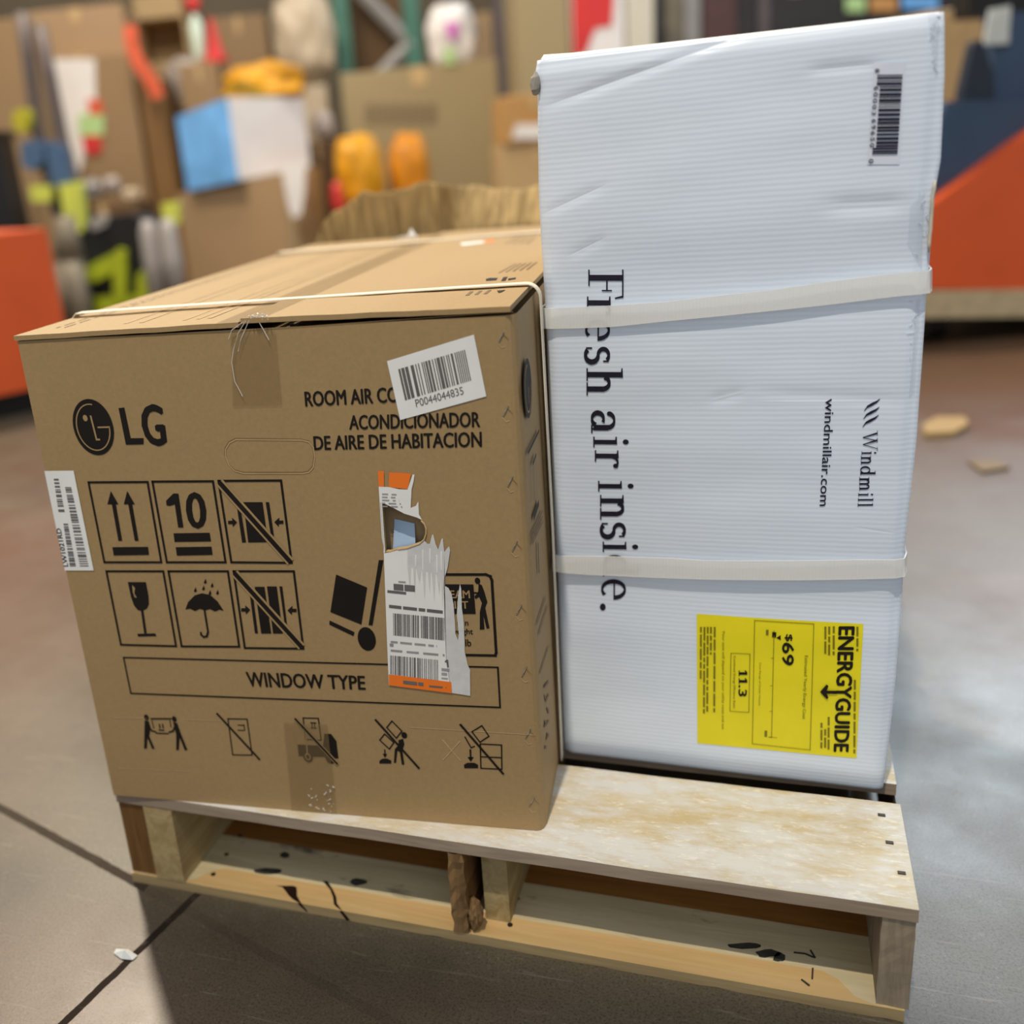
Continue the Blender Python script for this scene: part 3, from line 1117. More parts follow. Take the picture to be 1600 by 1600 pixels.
for k_ in range(5):
    pt.dashes(T2(1215 + 35 * k_, 1365 - k_ * 4), T2(1300 + 26 * k_, 1318 - 2 * k_), .0022, 0, 0, k_, .4, .008)
for k_ in range(4):
    pt.dashes(T2(1250 + 35 * k_, 1222), T2(1310 + 28 * k_, 1185), .002, 0, 0, 30 + k_, .4, .008)
pt.P([T2(1150, 1396), T2(1170, 1390), T2(1210, 1390), T2(1200, 1402), T2(1150, 1405)], 1)
pt.P([T2(1262, 1393), T2(1300, 1388), T2(1298, 1396), T2(1260, 1402)], 1)
pt.line([T2(1236, 1405), T2(1248, 1385)], .004, 1)
pt.P([T2(1205, 1454), T2(1248, 1450), T2(1228, 1462), T2(1212, 1465)], 1)
for k_ in range(3):
    pt.line([T2(1055 + 45 * k_, 1478 - 4 * k_), T2(1080 + 45 * k_, 1458 - 4 * k_)], .003, 0)
# rows of small print running to the back on the left half
for (f, sd, c_) in ((.045, 1, 0), (.065, 2, 0), (.20, 3, 2), (.235, 4, 2), (.33, 5, 2), (.36, 6, 2), (.385, 7, 2)):
    u = f * BW
    rnd = random.Random(sd)
    y = .03
    while y < .62:
        w_ = rnd.uniform(.006, .02) if c_ == 0 else rnd.uniform(.08, .2)
        wd0 = .0016 if c_ == 0 else .004
        pt.UV([(u, y), (u + wd0, y), (u + wd0, min(y + w_, .64)), (u, min(y + w_, .64))], c_)
        y += w_ + .006
# white strip and orange fleck
pt.P([T2(1022, 1222), T2(1140, 1208), T2(1140, 1218), T2(1030, 1232)], 3)
pt.P([T2(1145, 1207), T2(1195, 1203), T2(1190, 1213), T2(1145, 1218)], 4)
tm = ([M['faint'], M['ink'], plain('pale_brown_print', lin((166, 138, 98)), .6, .3), M['label'], M['orange']])
SX = FT.P(seam * BW, 0)
absorb(flapL, pt, tm, lambda p: (p - SX).dot(BE) < 0)
absorb(flapR, pt, tm, lambda p: (p - SX).dot(BE) >= 0)

# tape: front top, bottom, seam
def tape(name, pts, face, mat, h=.0009):
    q = PB(face, h)
    q.P(pts)
    return q.build(name, mat, bx, normals=False)


q = PB(FB, .0012)
q.P([(361, 521), (431, 516), (441, 632), (364, 634)])
tapeA = q.build('packing_tape', M['tape'], bx, normals=False)
q = PB(FB, .0012)
q.P([(443, 1128), (512, 1131), (527, 1271), (456, 1266)])
tapeB = q.build('packing_tape', M['tape'], bx, normals=False)
q = PB(FT, .0006, lid)
us0 = seam * BW
for a_, b_ in ((-.022, -.0016), (-.0016, .0016), (.0016, .022)):
    q.UV([(us0 + a_, -.002), (us0 + b_, -.002), (us0 + b_, .72), (us0 + a_, .72)])
q.build('packing_tape', M['tape'], bx, normals=False)
# wrinkled folds and threads of torn tape at the front seam
mb = MB()
for k_ in range(9):
    x0, y0 = 395 + k_ * 3.2, 496 - k_ * .6
    a = FB.P(*FB.uv(x0, y0), .004)
    b = FB.P(*FB.uv(x0 + random.uniform(-6, 6), y0 + random.uniform(-6, 7)), .005)
    mb.tube([a, (a + b) / 2 + Vector((0, -.002, .001)), b], .0006, 0, 5)
for pl in (((386, 500), (374, 520), (367, 545), (364, 565), (369, 595), (381, 618)), ((382, 502), (364, 515), (359, 529)), ((391, 500), (378, 530), (374, 548)), ((407, 503), (414, 515), (422, 530))):
    mb.tube([FB.P(*FB.uv(*p), .0028) for p in pl], .00035, 0, 5)
absorb(tapeA, mb, [M['taperim']])
mb = MB()
for k_ in range(26):
    x0, y0 = random.uniform(484, 524), random.uniform(1222, 1268)
    mb.tube([FB.P(*FB.uv(x0, y0), .0016), FB.P(*FB.uv(x0 + random.uniform(-4, 4), y0 + random.uniform(-4, 4)), .0016)], .0004, 0, 4)
absorb(tapeB, mb, [M['taperim']])
tk = FT.P(*FT.uv(640, 379), .004)
mb = MB()
mb.mesh([tk + Vector(v) for v in ((-.03, 0, .001), (.012, .004, .001), (.004, 0, .016), (-.002, .002, .006), (-.012, -.003, .006), (.012, -.004, .003))],
        [[0, 3, 4], [0, 1, 3], [1, 2, 3], [1, 5, 2], [3, 2, 5]])
mb.build('tape_scrap', M['farlabel'], bx)

# straps around the brown carton (perpendicular to the depth)
def brown_strap(depth0, depth1, wd_, left_f=-.006, right_f=1.006):
    mb = MB()
    zt = ztop + .0022
    path = []
    xr = BW + .0035
    r_ = .012
    path.append((-.002, .002, depth0))
    path.append((-.003, zt - .006, depth0))
    path.append((.004, zt + .0006, depth0))
    for i in range(1, 12):
        path.append((.004 + (xr - r_ - .004) * i / 12, zt + .0010, depth0 + (depth1 - depth0) * i / 12))
    for i in range(0, 7):
        a = math.pi / 2 * (1 - i / 6)
        path.append((xr - r_ + r_ * math.cos(a), zt + .0008 - r_ + r_ * math.sin(a), depth1))
    path.append((xr + .001, .25, depth1 + .004))
    path.append((xr, .002, depth1 + .006))
    pr = []
    for i, (u, v, d) in enumerate(path):
        a = Vector(path[max(i - 1, 0)][:2])
        b = Vector(path[min(i + 1, len(path) - 1)][:2])
        t = (b - a).normalized()
        nrm = Vector((-t.y, t.x))
        ring = []
        for (dh, dn) in ((-wd_ / 2, 0), (wd_ / 2, 0), (wd_ / 2, .0009), (-wd_ / 2, .0009)):
            ring.append(FB.P(u + nrm.x * dn, v + nrm.y * dn, -(d + dh)))
        pr.append(ring)
    vs = [p for g in pr for p in g]
    fs = [[i * 4 + j, i * 4 + (j + 1) % 4, i * 4 + 4 + (j + 1) % 4, i * 4 + 4 + j] for i in range(len(pr) - 1) for j in range(4)]
    mb.mesh(vs, fs)
    return mb.build('strap', M['cream'], bx)


brown_strap(.097, .112, .0125)
brown_strap(.640, .655, .016)

# barcode sticker
def quadlabel(face, quad, mat, h=.0007):
    q = PB(face, h)
    q.P(quad)
    return q


q = quadlabel(FB, [(605, 564), (740.6, 522.5), (760, 619), (625.6, 656)], 0)
q.bars([(622.5, 576.6), (726.6, 546), (736.5, 594), (633.5, 625)], 24, 1, 1, .55, 5)
q.text('P0044044835', [(648.5, 624), (722.5, 603.5), (725.5, 615.5), (651, 636)], 1, 0.0, 1)
q.build('barcode_sticker', [M['label'], M['greyink']], bx, normals=False)['label'] = 'white tilted barcode sticker'
# model sticker on the left edge
q = quadlabel(FB, [(70, 735.6), (115.6, 735), (147, 891), (102, 891)], 0)


def D8(x, y):
    return (60 + x / 8, 700 + y / 8)


q.bars([D8(340, 485), D8(415, 485), D8(635, 1475), D8(525, 1475)], 30, 1, 1, .6, 8, 'y')
q.bars([D8(318, 940), D8(375, 940), D8(475, 1475), D8(400, 1475)], 20, 1, 1, .6, 9, 'y')
q.bars([D8(198, 380), D8(258, 380), D8(335, 795), D8(258, 795)], 11, 1, 1, .5, 11, 'y')
q.text('LW1021RD', [D8(322, 1475), D8(228, 1000), D8(285, 1000), D8(380, 1475)], 2, .04, 1)
q.build('model_sticker', [M['label'], M['greyink'], M['ink']], bx, normals=False)

# torn shipping label
q = PB(FB, .0008)
q.P([(592, 760), (608, 760.5), (624, 764), (637, 764.5), (645, 741), (648, 741), (646.5, 752), (643.5, 764), (642, 793), (650, 790), (654, 783), (655, 803.5), (660, 812), (651.5, 808), (632, 802), (612, 791.5), (597, 784.5), (595.5, 785.5), (601, 864), (597, 840)], 0)
q.P([(590.5, 735.5), (600.3, 735.5), (600.5, 760), (592.2, 760)], 2)
q.P([(608.7, 737.5), (643, 739.5), (637.3, 763.7), (607.7, 760.8)], 2)
q.P([(594.6, 785), (597.2, 785), (602.2, 862), (600, 865)], 0)
# lower part
q.P([(600, 864), (610, 862.5), (622, 859), (637, 856.5), (637, 885), (694, 900), (693.5, 913), (694.5, 954), (697.5, 1033), (705.5, 1082), (608, 1069.5), (605, 1000)], 0)
q.P([(637, 856.5), (656, 850.5), (663, 843.5), (668, 849), (672, 849), (675, 836), (677, 834), (681, 850), (685, 858), (690, 842), (692, 840), (694.5, 862), (699, 856), (702, 853), (703.7, 859), (699.5, 887), (695.5, 900), (694, 914), (701, 918), (706, 928), (709, 944), (711, 970), (712, 990), (716, 1000), (717, 990), (714, 960), (716, 930), (719, 911.5), (721, 920), (722, 950), (725, 972), (726.5, 1018), (731, 1038), (734.7, 1046), (735, 1086.5), (706, 1082), (698, 1033), (695, 954), (694, 900), (637, 885)], 1, .2)


for (x0, w0, y1) in ((640, 3, 921), (648, 2, 934), (655, 4, 912), (663, 3, 938), (671, 2.4, 926), (678, 3, 941), (686, 3.4, 930), (691, 2, 950)):
    q.P([(x0 - w0, 884 + (x0 - 637) * .26), (x0 + w0, 885 + (x0 - 637) * .26), (x0 + 1, y1)], 1, .4)
for (x0, y0, y1) in ((650, 866, 884), (661, 858, 890), (672, 856, 880), (683, 866, 894), (690, 860, 890)):
    q.P([(x0 - 1.2, y0), (x0 + 1.2, y0), (x0 + .8, y1), (x0 - .8, y1)], 0, .8)


def E1(x, y):
    return (560 + x / 6.667, 700 + y / 6.667)


def E2(x, y):
    return (560 + x / 6.667, 900 + y / 6.667)


q.P([E2(320, 1018), E2(968, 1098), E2(978, 1216), E2(322, 1132)], 2, 1)
q.dashes(E2(470, 1098), E2(680, 1122), .0035, 3, 2, 4, .05, .02)
q.dashes(E2(740, 1140), E2(920, 1156), .0018, 3, 2, 5)
q.bars([E2(365, 383), E2(632, 406), E2(632, 640), E2(368, 612)], 17, 3, 1, .6, 21)
q.bars([E2(652, 408), E2(897, 432), E2(897, 666), E2(655, 640)], 16, 3, 1, .6, 22)
q.bars([E2(335, 820), E2(830, 868), E2(832, 1085), E2(335, 1016)], 26, 3, 1, .58, 23)
q.dashes(E2(322, 310), E2(890, 372), .003, 3, 1, 24, .15, .01)
q.dashes(E2(340, 680), E2(820, 725), .002, 4, 1, 25, .3, .008)
q.dashes(E2(330, 712), E2(368, 716), .003, 4, 1, 26)
q.dashes(E2(340, 770), E2(900, 820), .002, 4, 1, 27, .4, .01)
q.P([E2(922, 866), E2(938, 868), E2(945, 946), E2(926, 944), E2(922, 890), E2(904, 896), E2(903, 880)], 3, 1)
for k_ in range(3):
    q.dashes(E2(868, 968 + 45 * k_), E2(950, 976 + 45 * k_), .0028 if k_ < 2 else .0015, 4, 1, 30 + k_)
q.dashes(E2(370, 108), E2(600, 128), .006, 3, 1, 33, .1, .009)
q.dashes(E2(305, 155), E2(500, 175), .0025, 3, 1, 34, .1, .02)
q.dashes(E2(420, 55), E2(495, 60), .0015, 4, 1, 35)
for k_ in range(5):
    q.dashes(E1(250, 475 + 32 * k_), E1(400 + 15 * k_, 482 + 32 * k_), .0012, 4, 1, 40 + k_, .5, .006)
q.build('shipping_label', [M['label'], M['labelgrey'], M['orange'], M['greyink'], M['lightink']], bx, normals=False)['label'] = 'half torn white shipping label with orange ends'
# a rim of torn paper fibres around the hole
mb = MB()
for a, b in zip(hole[4:11], hole[5:12]):
    mb.tube([FB.P(a.x, a.y, .0008), FB.P(b.x, b.y, .0008)], .0007, 0, 6)
mb.build('torn_paper_rim', M['scuff'], bx)
# staples
crs = PB(FB)
for (px, py) in ((783, 526), (790, 642), (797, 752), (804, 853), (811, 952), (819, 1049), (825, 1146), (831, 1252)):
    a = FB.P(*FB.uv(px - 4, py + 8), .0004)
    b = FB.P(*FB.uv(px + 4, py - 8), .0006)
    mb = MB()
    n_ = -BD
    mb.tube([a - n_ * .002, a, a.lerp(b, .5) + n_ * .0003, b, b - n_ * .002], .00045, 0, 6)
    mb.build('staple', M['steel'], bx)
    crs.line([(px - 5, py + 10), (px + 1, py + 17), (px + 6, py + 15)], .0006, 0)
    crs.line([(px + 3, py - 4), (px + 12, py + 5)], .0005, 1)
absorb(body, crs, [M['scuff'], M['crease']])

# ------------------------------------------------------------------ white carton
yw = -.016131
WE, WDv = Vector((math.cos(yw), math.sin(yw), 0)), Vector((-math.sin(yw), math.cos(yw), 0))
WO_ = Vector((.437659, .157478, HP))
FWh = Face(WO_, WE, Z, -WDv)
WW, WH, WD_ = .2939, .6529, .40
wb = thing('white_appliance_carton', WO_ + WE * WW / 2 + WDv * .2, 'tall white carton with yellow label and two straps, standing on the pallet', 'carton')


def interp(tab, y):
    for (y0, x0), (y1, x1) in zip(tab[:-1], tab[1:]):
        if y <= y1:
            return x0 + (x1 - x0) * (y - y0) / (y1 - y0)
    return tab[-1][1]


LT = [(92, 837), (115, 834), (125, 838), (300, 840), (440, 847), (520, 852), (800, 864), (960, 871), (1181, 880)]
RT = [(15, 1477), (120, 1477), (250, 1471), (300, 1462), (420, 1453), (470, 1448), (560, 1442), (700, 1432), (850, 1415), (890, 1413), (960, 1409), (1100, 1397), (1242, 1380)]


def crease(u, v, a, b, w_, dep):
    a, b, p = Vector(a), Vector(b), Vector((u, v))
    t = max(0, min(1, (p - a).dot(b - a) / (b - a).length_squared))
    d = (p - a.lerp(b, t)).length
    return -dep * math.exp(-(d / w_) ** 2) * min(1, 4 * t * (1 - t) + .25)


CR = [(FWh.uv(850, 167), FWh.uv(1180, 48), .0028, .0016), (FWh.uv(845, 335), FWh.uv(945, 290), .003, .001), (FWh.uv(890, 400), FWh.uv(945, 372), .003, .0008),
      (FWh.uv(1262, 110), FWh.uv(1372, 100), .003, .0012), (FWh.uv(1290, 322), FWh.uv(1420, 318), .006, .0014), (FWh.uv(1190, 612), FWh.uv(1420, 626), .004, .0008),
      (FWh.uv(1110, 625), FWh.uv(1160, 612), .004, .0009)]


def wdisp(u, v):
    u_, v_ = max(0, min(1, u / WW)), max(0, min(1, v / WH))
    h = .0035 * math.sin(math.pi * u_) * math.sin(math.pi * v_) ** .6
    h += .0008 * noise.noise(Vector((u * 9, v * 26, 4)))
    for vy in (.474, .192):
        h -= .0032 * math.exp(-((v - vy) / .03) ** 2) * (.5 + .5 * abs(2 * u_ - 1))
    for c_ in CR:
        h += crease(u, v, *c_)
    e = min(u - .001, WW - u - .001) if .05 < v_ else u
    e = max(0, min(u, WW - u))
    h -= .004 * math.exp(-(e / .0035) ** 1.3)
    if v_ < .03:
        h -= .004 * (1 - v_ / .03)
    if v_ > .985:
        h -= .003 * (v_ - .985) / .015
    return h


nu, nv = 90, 170
mb = MB()
vs = []
for j in range(nv + 1):
    t = j / nv
    yl, yr = 1181 + (94 - 1181) * t, 1242 + (17 - 1242) * t
    a, b = Vector(FWh.uv(interp(LT, yl), yl)), Vector(FWh.uv(interp(RT, yr), yr))
    for i in range(nu + 1):
        s_ = i / nu
        q = a.lerp(b, s_)
        vs.append(FWh.P(q.x, max(q.y, .001), wdisp(q.x, q.y)))
fs = [[j * (nu + 1) + i, j * (nu + 1) + i + 1, (j + 1) * (nu + 1) + i + 1, (j + 1) * (nu + 1) + i] for j in range(nv) for i in range(nu)]
mb.mesh(vs, fs, 0)
ring = [j * (nu + 1) for j in range(nv, -1, -1)] + list(range(1, nu + 1)) + [j * (nu + 1) + nu for j in range(1, nv + 1)] + [nv * (nu + 1) + i for i in range(nu - 1, 0, -1)]
front = [vs[i] for i in ring]


def back(p, h, inset=0.0):
    q = p - FWh.o
    u, v = q.dot(FWh.e), q.z
    return FWh.P(u, v, h)


mid = [back(p, -.012) for p in front]
bk = [back(p, -WD_) for p in front]
n = len(front)
mb.mesh(front + mid, [[i, (i + 1) % n, n + (i + 1) % n, n + i] for i in range(n)], 0)
mb.mesh(mid + bk, [[i, (i + 1) % n, n + (i + 1) % n, n + i] for i in range(n)], 0)
mb.poly(bk, 0)
wbody = mb.build('carton_body', [M['white']], wb, smooth=True, merge=True)
# lid flap edge, lifted a little at the left
mb = MB()
vs = []
tl_, tr_ = Vector(FWh.uv(interp(LT, 94), 94)), Vector(FWh.uv(interp(RT, 17), 17))
for i in range(25):
    s_ = .012 + .98 * i / 24
    q = tl_.lerp(tr_, s_)
    u, v0 = q.x, q.y + .0002 - .0028
    px = 838 + (1476 - 838) * s_
    v1 = max(v0 + .003, FWh.uv(px, 86 + (14.5 - 86) * s_)[1])
    lift = .0036 * max(0, 1 - s_ * 11)
    for (h, v_) in ((-.004, v0 + lift), (-.30, v0), (-.30, v1), (-.016, v1 + lift * .3)):
        vs.append(FWh.P(u, v_, h))
fs = [[i * 4 + j, i * 4 + (j + 1) % 4, i * 4 + 4 + (j + 1) % 4, i * 4 + 4 + j] for i in range(24) for j in range(4)] + [[0, 1, 2, 3], [96, 97, 98, 99]]
mb.mesh(vs, fs)
mb.build('top_flap', M['whiteedge'], wb)
# crushed corner
mb = MB()
cc = FWh.P(*FWh.uv(836, 130), .0)
bmq = bmesh.new()
bmesh.ops.create_icosphere(bmq, subdivisions=2, radius=1)
for v in bmq.verts:
    q = v.co * (1 + .5 * noise.noise(v.co * 2.2))
    v.co = cc + WE * (q.x * .0042) + Z * (q.z * .009) - WDv * (q.y * .004 - .001)
mb.mesh([v.co.copy() for v in bmq.verts], [[v.index for v in f.verts] for f in bmq.faces])
bmq.free()
mb.build('crushed_corner', M['greyedge'], wb)
# torn kraft edge on the right
mb = MB()
for (y0, y1, xs) in ((282, 395, 2.0),):
    ptsl = []
    for i in range(10):
        y = y0 + (y1 - y0) * i / 9
        ptsl.append(FWh.P(*FWh.uv(interp(RT, y) - 2.5 + random.uniform(-1, 1), y), -.003))
    mb.tube(ptsl, [.0006] + [.0013] * 8 + [.0006], 0, 6)
mb.build('worn_edge', plain('worn_paper_edge', lin((205, 196, 178)), .8, .2, .15, 90), wb, smooth=True)
# clear tape on the right edge
q = PB(FWh, .0007, wdisp)


def grid_quad(q, quad, nx, ny, mat=0, lay=0):
    tl, tr, br, bl = [Vector(q.F.uv(*p)) for p in quad]
    for j in range(ny):
        for i in range(nx):
            c_ = []
            for (a, b) in ((i, j), (i + 1, j), (i + 1, j + 1), (i, j + 1)):
                a, b = a / nx, b / ny
                p = (bl * (1 - a) + br * a) * (1 - b) + (tl * (1 - a) + tr * a) * b
                c_.append(q.p3(p.x, p.y, lay))
            q.poly(c_, mat)


for quad_, nx_, ny_, yr_ in (([(1422, 320), (1446, 296), (1442, 424), (1418, 380)], 6, 20, (300, 415)),
                             ([(1450, 26), (1469, 24), (1466, 120), (1462, 120)], 4, 16, (30, 110)),
                             ([(1432, 470), (1440, 468), (1430, 618), (1421, 620)], 3, 16, (470, 560))):
    q = PB(FWh, .0007, wdisp)
    grid_quad(q, quad_, nx_, ny_)
    ct = q.build('clear_tape', M['cleartape'], wb, normals=False)
    mb = MB()
    for k_ in range(12):
        y = random.uniform(*yr_)
        x = interp(RT, y) - random.uniform(8, 26)
        u, v = FWh.uv(x, y)
        u2, v2 = FWh.uv(x + random.uniform(-7, 7), y + random.uniform(-7, 7))
        mb.tube([FWh.P(u, v, wdisp(u, v) + .0007), FWh.P(u2, v2, wdisp(u2, v2) + .0007)], .0004, 0, 4)
    absorb(ct, mb, [M['cleartape']])

# --- serif lettering, drawn glyph by glyph (x along the word, y up, units of cap height .7)


def R_(x0, y0, x1, y1):
    return [(x0, y0), (x1, y0), (x1, y1), (x0, y1)]


def ring(cx, cy, rx, ry, a0, a1, w0, w1, n=16):
    """open stroke; width varies w0 -> w1 -> w0 along the arc"""
    out = []
    for i in range(n):
        t0, t1 = a0 + (a1 - a0) * i / n, a0 + (a1 - a0) * (i + 1) / n
        ww = []
        for t in (t0, t1):
            s_ = abs(math.cos(math.radians(t)))
            ww.append((w1 + (w0 - w1) * s_) * 1.15 + .004)
        p = []
        for (t, k_, w_) in ((t0, .5, ww[0]), (t1, .5, ww[1]), (t1, -.5, ww[1]), (t0, -.5, ww[0])):
            c_, s2 = math.cos(math.radians(t)), math.sin(math.radians(t))
            p.append((cx + (rx + w_ * k_) * c_, cy + (ry + w_ * k_) * s2))
        out.append(p)
    return out


def dot(cx, cy, r, n=16):
    return [[(cx + r * math.cos(2 * math.pi * i / n), cy + r * math.sin(2 * math.pi * i / n)) for i in range(n)]]


SW = .108


def stem(x, y0, y1):
    return [R_(x, y0, x + SW, y1)]


def foot(x, y=0.0, w_=.26, h=.028):
    return [R_(x + SW / 2 - w_ / 2, y, x + SW / 2 + w_ / 2, y + h)]


def flag(x, y):
    return [[(x - .08, y - .03), (x + SW, y - .055), (x + SW, y), (x - .08, y - .008)]]


GL = {
    'F': stem(.12, 0, .7) + foot(.12, 0, .30) + [R_(.02, .672, .54, .7), [(.50, .672), (.54, .672), (.56, .53), (.535, .53)], R_(.2, .355, .42, .385), R_(.395, .27, .42, .47)],
    'r': stem(.1, 0, .47) + foot(.1) + flag(.1, .475) + ring(.30, .33, .12, .125, 175, 60, .05, .03, 8) + dot(.375, .415, .052),
    'e': ring(.25, .235, .19, .225, 0, 310, .085, .03, 22) + [R_(.10, .235, .46, .265)],
    's': ring(.19, .355, .115, .105, 40, 270, .07, .045, 14) + ring(.19, .125, .125, .125, -140, 90, .085, .05, 16) + [R_(.285, .35, .315, .46), R_(.045, .01, .075, .13)],
    'h': stem(.1, 0, .72) + foot(.1) + flag(.1, .725) + stem(.39, 0, .32) + foot(.39) + ring(.32, .31, .125, .14, 0, 160, .09, .045, 12),
    'n': stem(.1, 0, .47) + foot(.1) + flag(.1, .475) + stem(.39, 0, .32) + foot(.39) + ring(.32, .31, .125, .14, 0, 160, .09, .045, 12),
    'a': stem(.32, .05, .34) + ring(.235, .335, .135, .125, 0, 165, .08, .03, 12) + dot(.105, .36, .045) + ring(.21, .135, .12, .115, 60, 340, .085, .035, 16) + [R_(.32, .0, .48, .03), R_(.38, 0, .415, .08)],
    'i': stem(.1, 0, .47) + foot(.1) + flag(.1, .475) + dot(.145, .645, .06),
    'd': stem(.37, 0, .72) + [R_(.37, 0, .53, .028)] + flag(.37, .725) + ring(.25, .235, .17, .215, 30, 330, .085, .03, 20),
    '.': dot(.1, .05, .058),
    'W': [[(.02, .7), (.12, .7), (.32, 0), (.27, 0)], [(.27, 0), (.31, 0), (.48, .62), (.45, .7)], [(.38, .7), (.48, .7), (.68, 0), (.63, 0)], [(.63, 0), (.67, 0), (.90, .7), (.86, .7)], R_(-.06, .675, .20, .7), R_(.32, .675, .56, .7), R_(.78, .675, 1.0, .7)],
    'm': stem(.1, 0, .47) + foot(.1) + flag(.1, .475) + stem(.36, 0, .32) + foot(.36, 0, .2) + ring(.30, .31, .11, .14, 0, 160, .09, .045, 10) + stem(.62, 0, .32) + foot(.62) + ring(.56, .31, .11, .14, 0, 160, .09, .045, 10),
    'l': stem(.1, 0, .72) + foot(.1) + flag(.1, .725),
}


def glyph(pb_, ch, y0, y1, base, unit, mat=0, slant=0.0):
    """letter turned a quarter clockwise: it runs down the picture from y0 to y1, its top to the right"""
    polys = GL[ch]
    xs = [p[0] for g in polys for p in g]
    a, b = min(xs), max(xs)
    for gi, g in enumerate(polys):
        pb_.P([(base + p[1] * unit, y0 + (p[0] - a) / (b - a) * (y1 - y0) + slant * p[1]) for p in g], mat, .1 * (gi % 3))


pw = PB(FWh, .0006, wdisp)
for (ch, y0, y1, base) in (('F', 421, 467, 919), ('r', 463, 494, 917), ('e', 499, 532, 915.5), ('s', 541, 569, 915.5), ('h', 574, 617, 917),
                           ('a', 640, 676, 924), ('i', 681, 698, 927.5), ('r', 702, 730, 930),
                           ('i', 750, 767, 935), ('n', 772, 811, 938), ('s', 815, 842, 940), ('i', 845, 862, 942), ('d', 866, 901, 942), ('e', 905, 937, 940), ('.', 942.5, 953.5, 938)):
    glyph(pw, ch, y0, y1, base, 79)
for (ch, y0, y1, base) in (('W', 672, 704, 1348), ('i', 704, 709.5, 1346), ('n', 711, 725, 1345), ('d', 727, 741.5, 1344), ('m', 744, 766, 1342.5), ('i', 769, 774.5, 1341), ('l', 777, 782.5, 1340.5), ('l', 785, 790.5, 1340)):
    glyph(pw, ch, y0, y1, base, 33)
pw.text('windmillair.com', [(1304, 622), (1294, 789), (1280.5, 789), (1290, 622)], 0, .02)
for k_ in range(3):
    dy, dx = 12.5 * k_, -1.2 * k_
    c_ = [(1375 + dx, 623 + dy), (1370 + dx, 627.5 + dy), (1362 + dx, 631.5 + dy), (1355 + dx, 635 + dy), (1350 + dx, 641.5 + dy)]
    wd_ = [.6, 1.8, 2.4, 1.8, .6]
    top = [(x, y - w_) for (x, y), w_ in zip(c_, wd_)]
    bot = [(x, y + w_) for (x, y), w_ in zip(c_, wd_)]
    for i in range(4):
        pw.P([top[i], top[i + 1], bot[i + 1], bot[i]], 0)
absorb(wbody, pw, [M['navyink']])

# barcode sticker
q = PB(FWh, .0005, wdisp)
grid_quad(q, [(1366, 98), (1415, 96), (1405, 257), (1355, 257)], 5, 14, 0)
rnd = random.Random(3)
yy, k_ = 0.0, 0
seq = []
while yy < 1:
    w_ = rnd.choice((.010, .013, .02, .028)) * (1.25 if k_ % 2 == 0 else .8)
    if k_ % 2 == 0:
        seq.append((yy, min(1, yy + w_)))
    yy += w_
    k_ += 1
for (a, b) in seq:
    y0, y1 = 116.5 + 125 * a, 116.5 + 125 * b
    mid_ = .12 < a < .88
    sh = -8 * (a)
    q.P([((1375.5 if mid_ else 1370.5) + sh, y0 + .5), (1410 + sh, y0), (1410 + sh, y1), ((1375.5 if mid_ else 1370.5) + sh, y1 + .5)], 1, 1)
q.text('8', [(1374, 107.5), (1373.5, 113.5), (1367, 113.5), (1367.5, 107.5)], 1, .03, 1)
q.text('60003', [(1373, 135), (1368, 179.5), (1361.8, 179.5), (1365.5, 135)], 1, .03, 1, 1.35)
q.text('69650', [(1369, 186), (1365.5, 230), (1358.8, 230), (1362, 186)], 1, .03, 1, 1.35)
q.text('0', [(1364.5, 248), (1364, 255), (1357, 255), (1357.5, 248)], 1, .03, 1)
q.build('barcode_sticker', [plain('cool_white_label', lin((216, 224, 238)), .4, .4, .02), M['navyink']], wb, normals=False)['label'] = 'white barcode sticker near the upper right corner'

# yellow energy label
q = PB(FWh, .0005, wdisp)
grid_quad(q, [(1089, 957.5), (1349, 975.5), (1338, 1184), (1090, 1160)], 20, 16, 0)


def Y(x, y):
    return (1070 + x / 5.517, 940 + y / 5.517)


q.text('ENERGYGUIDE', [Y(1462, 216), Y(1408, 1286), Y(1284, 1282), Y(1328, 214)], 1, .085, 1)
q.P([Y(1310, 756), Y(1310, 784), Y(1215, 780), Y(1215, 754)], 1, 2)
q.P([Y(1165, 765), Y(1222, 700), Y(1238, 716), Y(1216, 766), Y(1238, 815), Y(1224, 830)], 1, 2)
q.line([Y(603, 150), Y(1112, 185), Y(1080, 1270), Y(583, 1216)], .0006, 2, 1, True)
q.line([Y(400, 430), Y(563, 437), Y(553, 942), Y(391, 930)], .0006, 2, 1, True)
q.text('$', [Y(928, 272), Y(926, 330), Y(862, 328), Y(864, 270)], 1, .06, 1)
q.text('69', [Y(940, 345), Y(936, 536), Y(840, 533), Y(842, 343)], 1, .08, 1)
for y_ in (578, 645):
    q.P([Y(540, y_ + 18), Y(539, y_ + 40), Y(468, y_ + 38), Y(469, y_ + 16)], 1, 1)
    q.P([Y(540, y_ + 20), Y(528, y_ + 24), Y(516, y_ + 2), Y(526, y_)], 1, 1)
    q.P([Y(474, y_ + 2), Y(474, y_ + 50), Y(466, y_ + 50), Y(466, y_ + 2)], 1, 1)
q.text('.3', [Y(536, 708), Y(533, 803), Y(464, 800), Y(466, 706)], 1, .07, 1)
q.text('Estimated Yearly Energy Cost', [Y(1062, 455), Y(1040, 1003), Y(1006, 1000), Y(1026, 453)], 2, .004, 1)
q.text('Cost Range of Similar Models', [Y(660, 512), Y(652, 884), Y(632, 882), Y(640, 510)], 2, 0, 1)
q.text('Combined Energy Efficiency Ratio', [Y(441, 455), Y(438, 906), Y(412, 904), Y(416, 454)], 2, .004, 1)
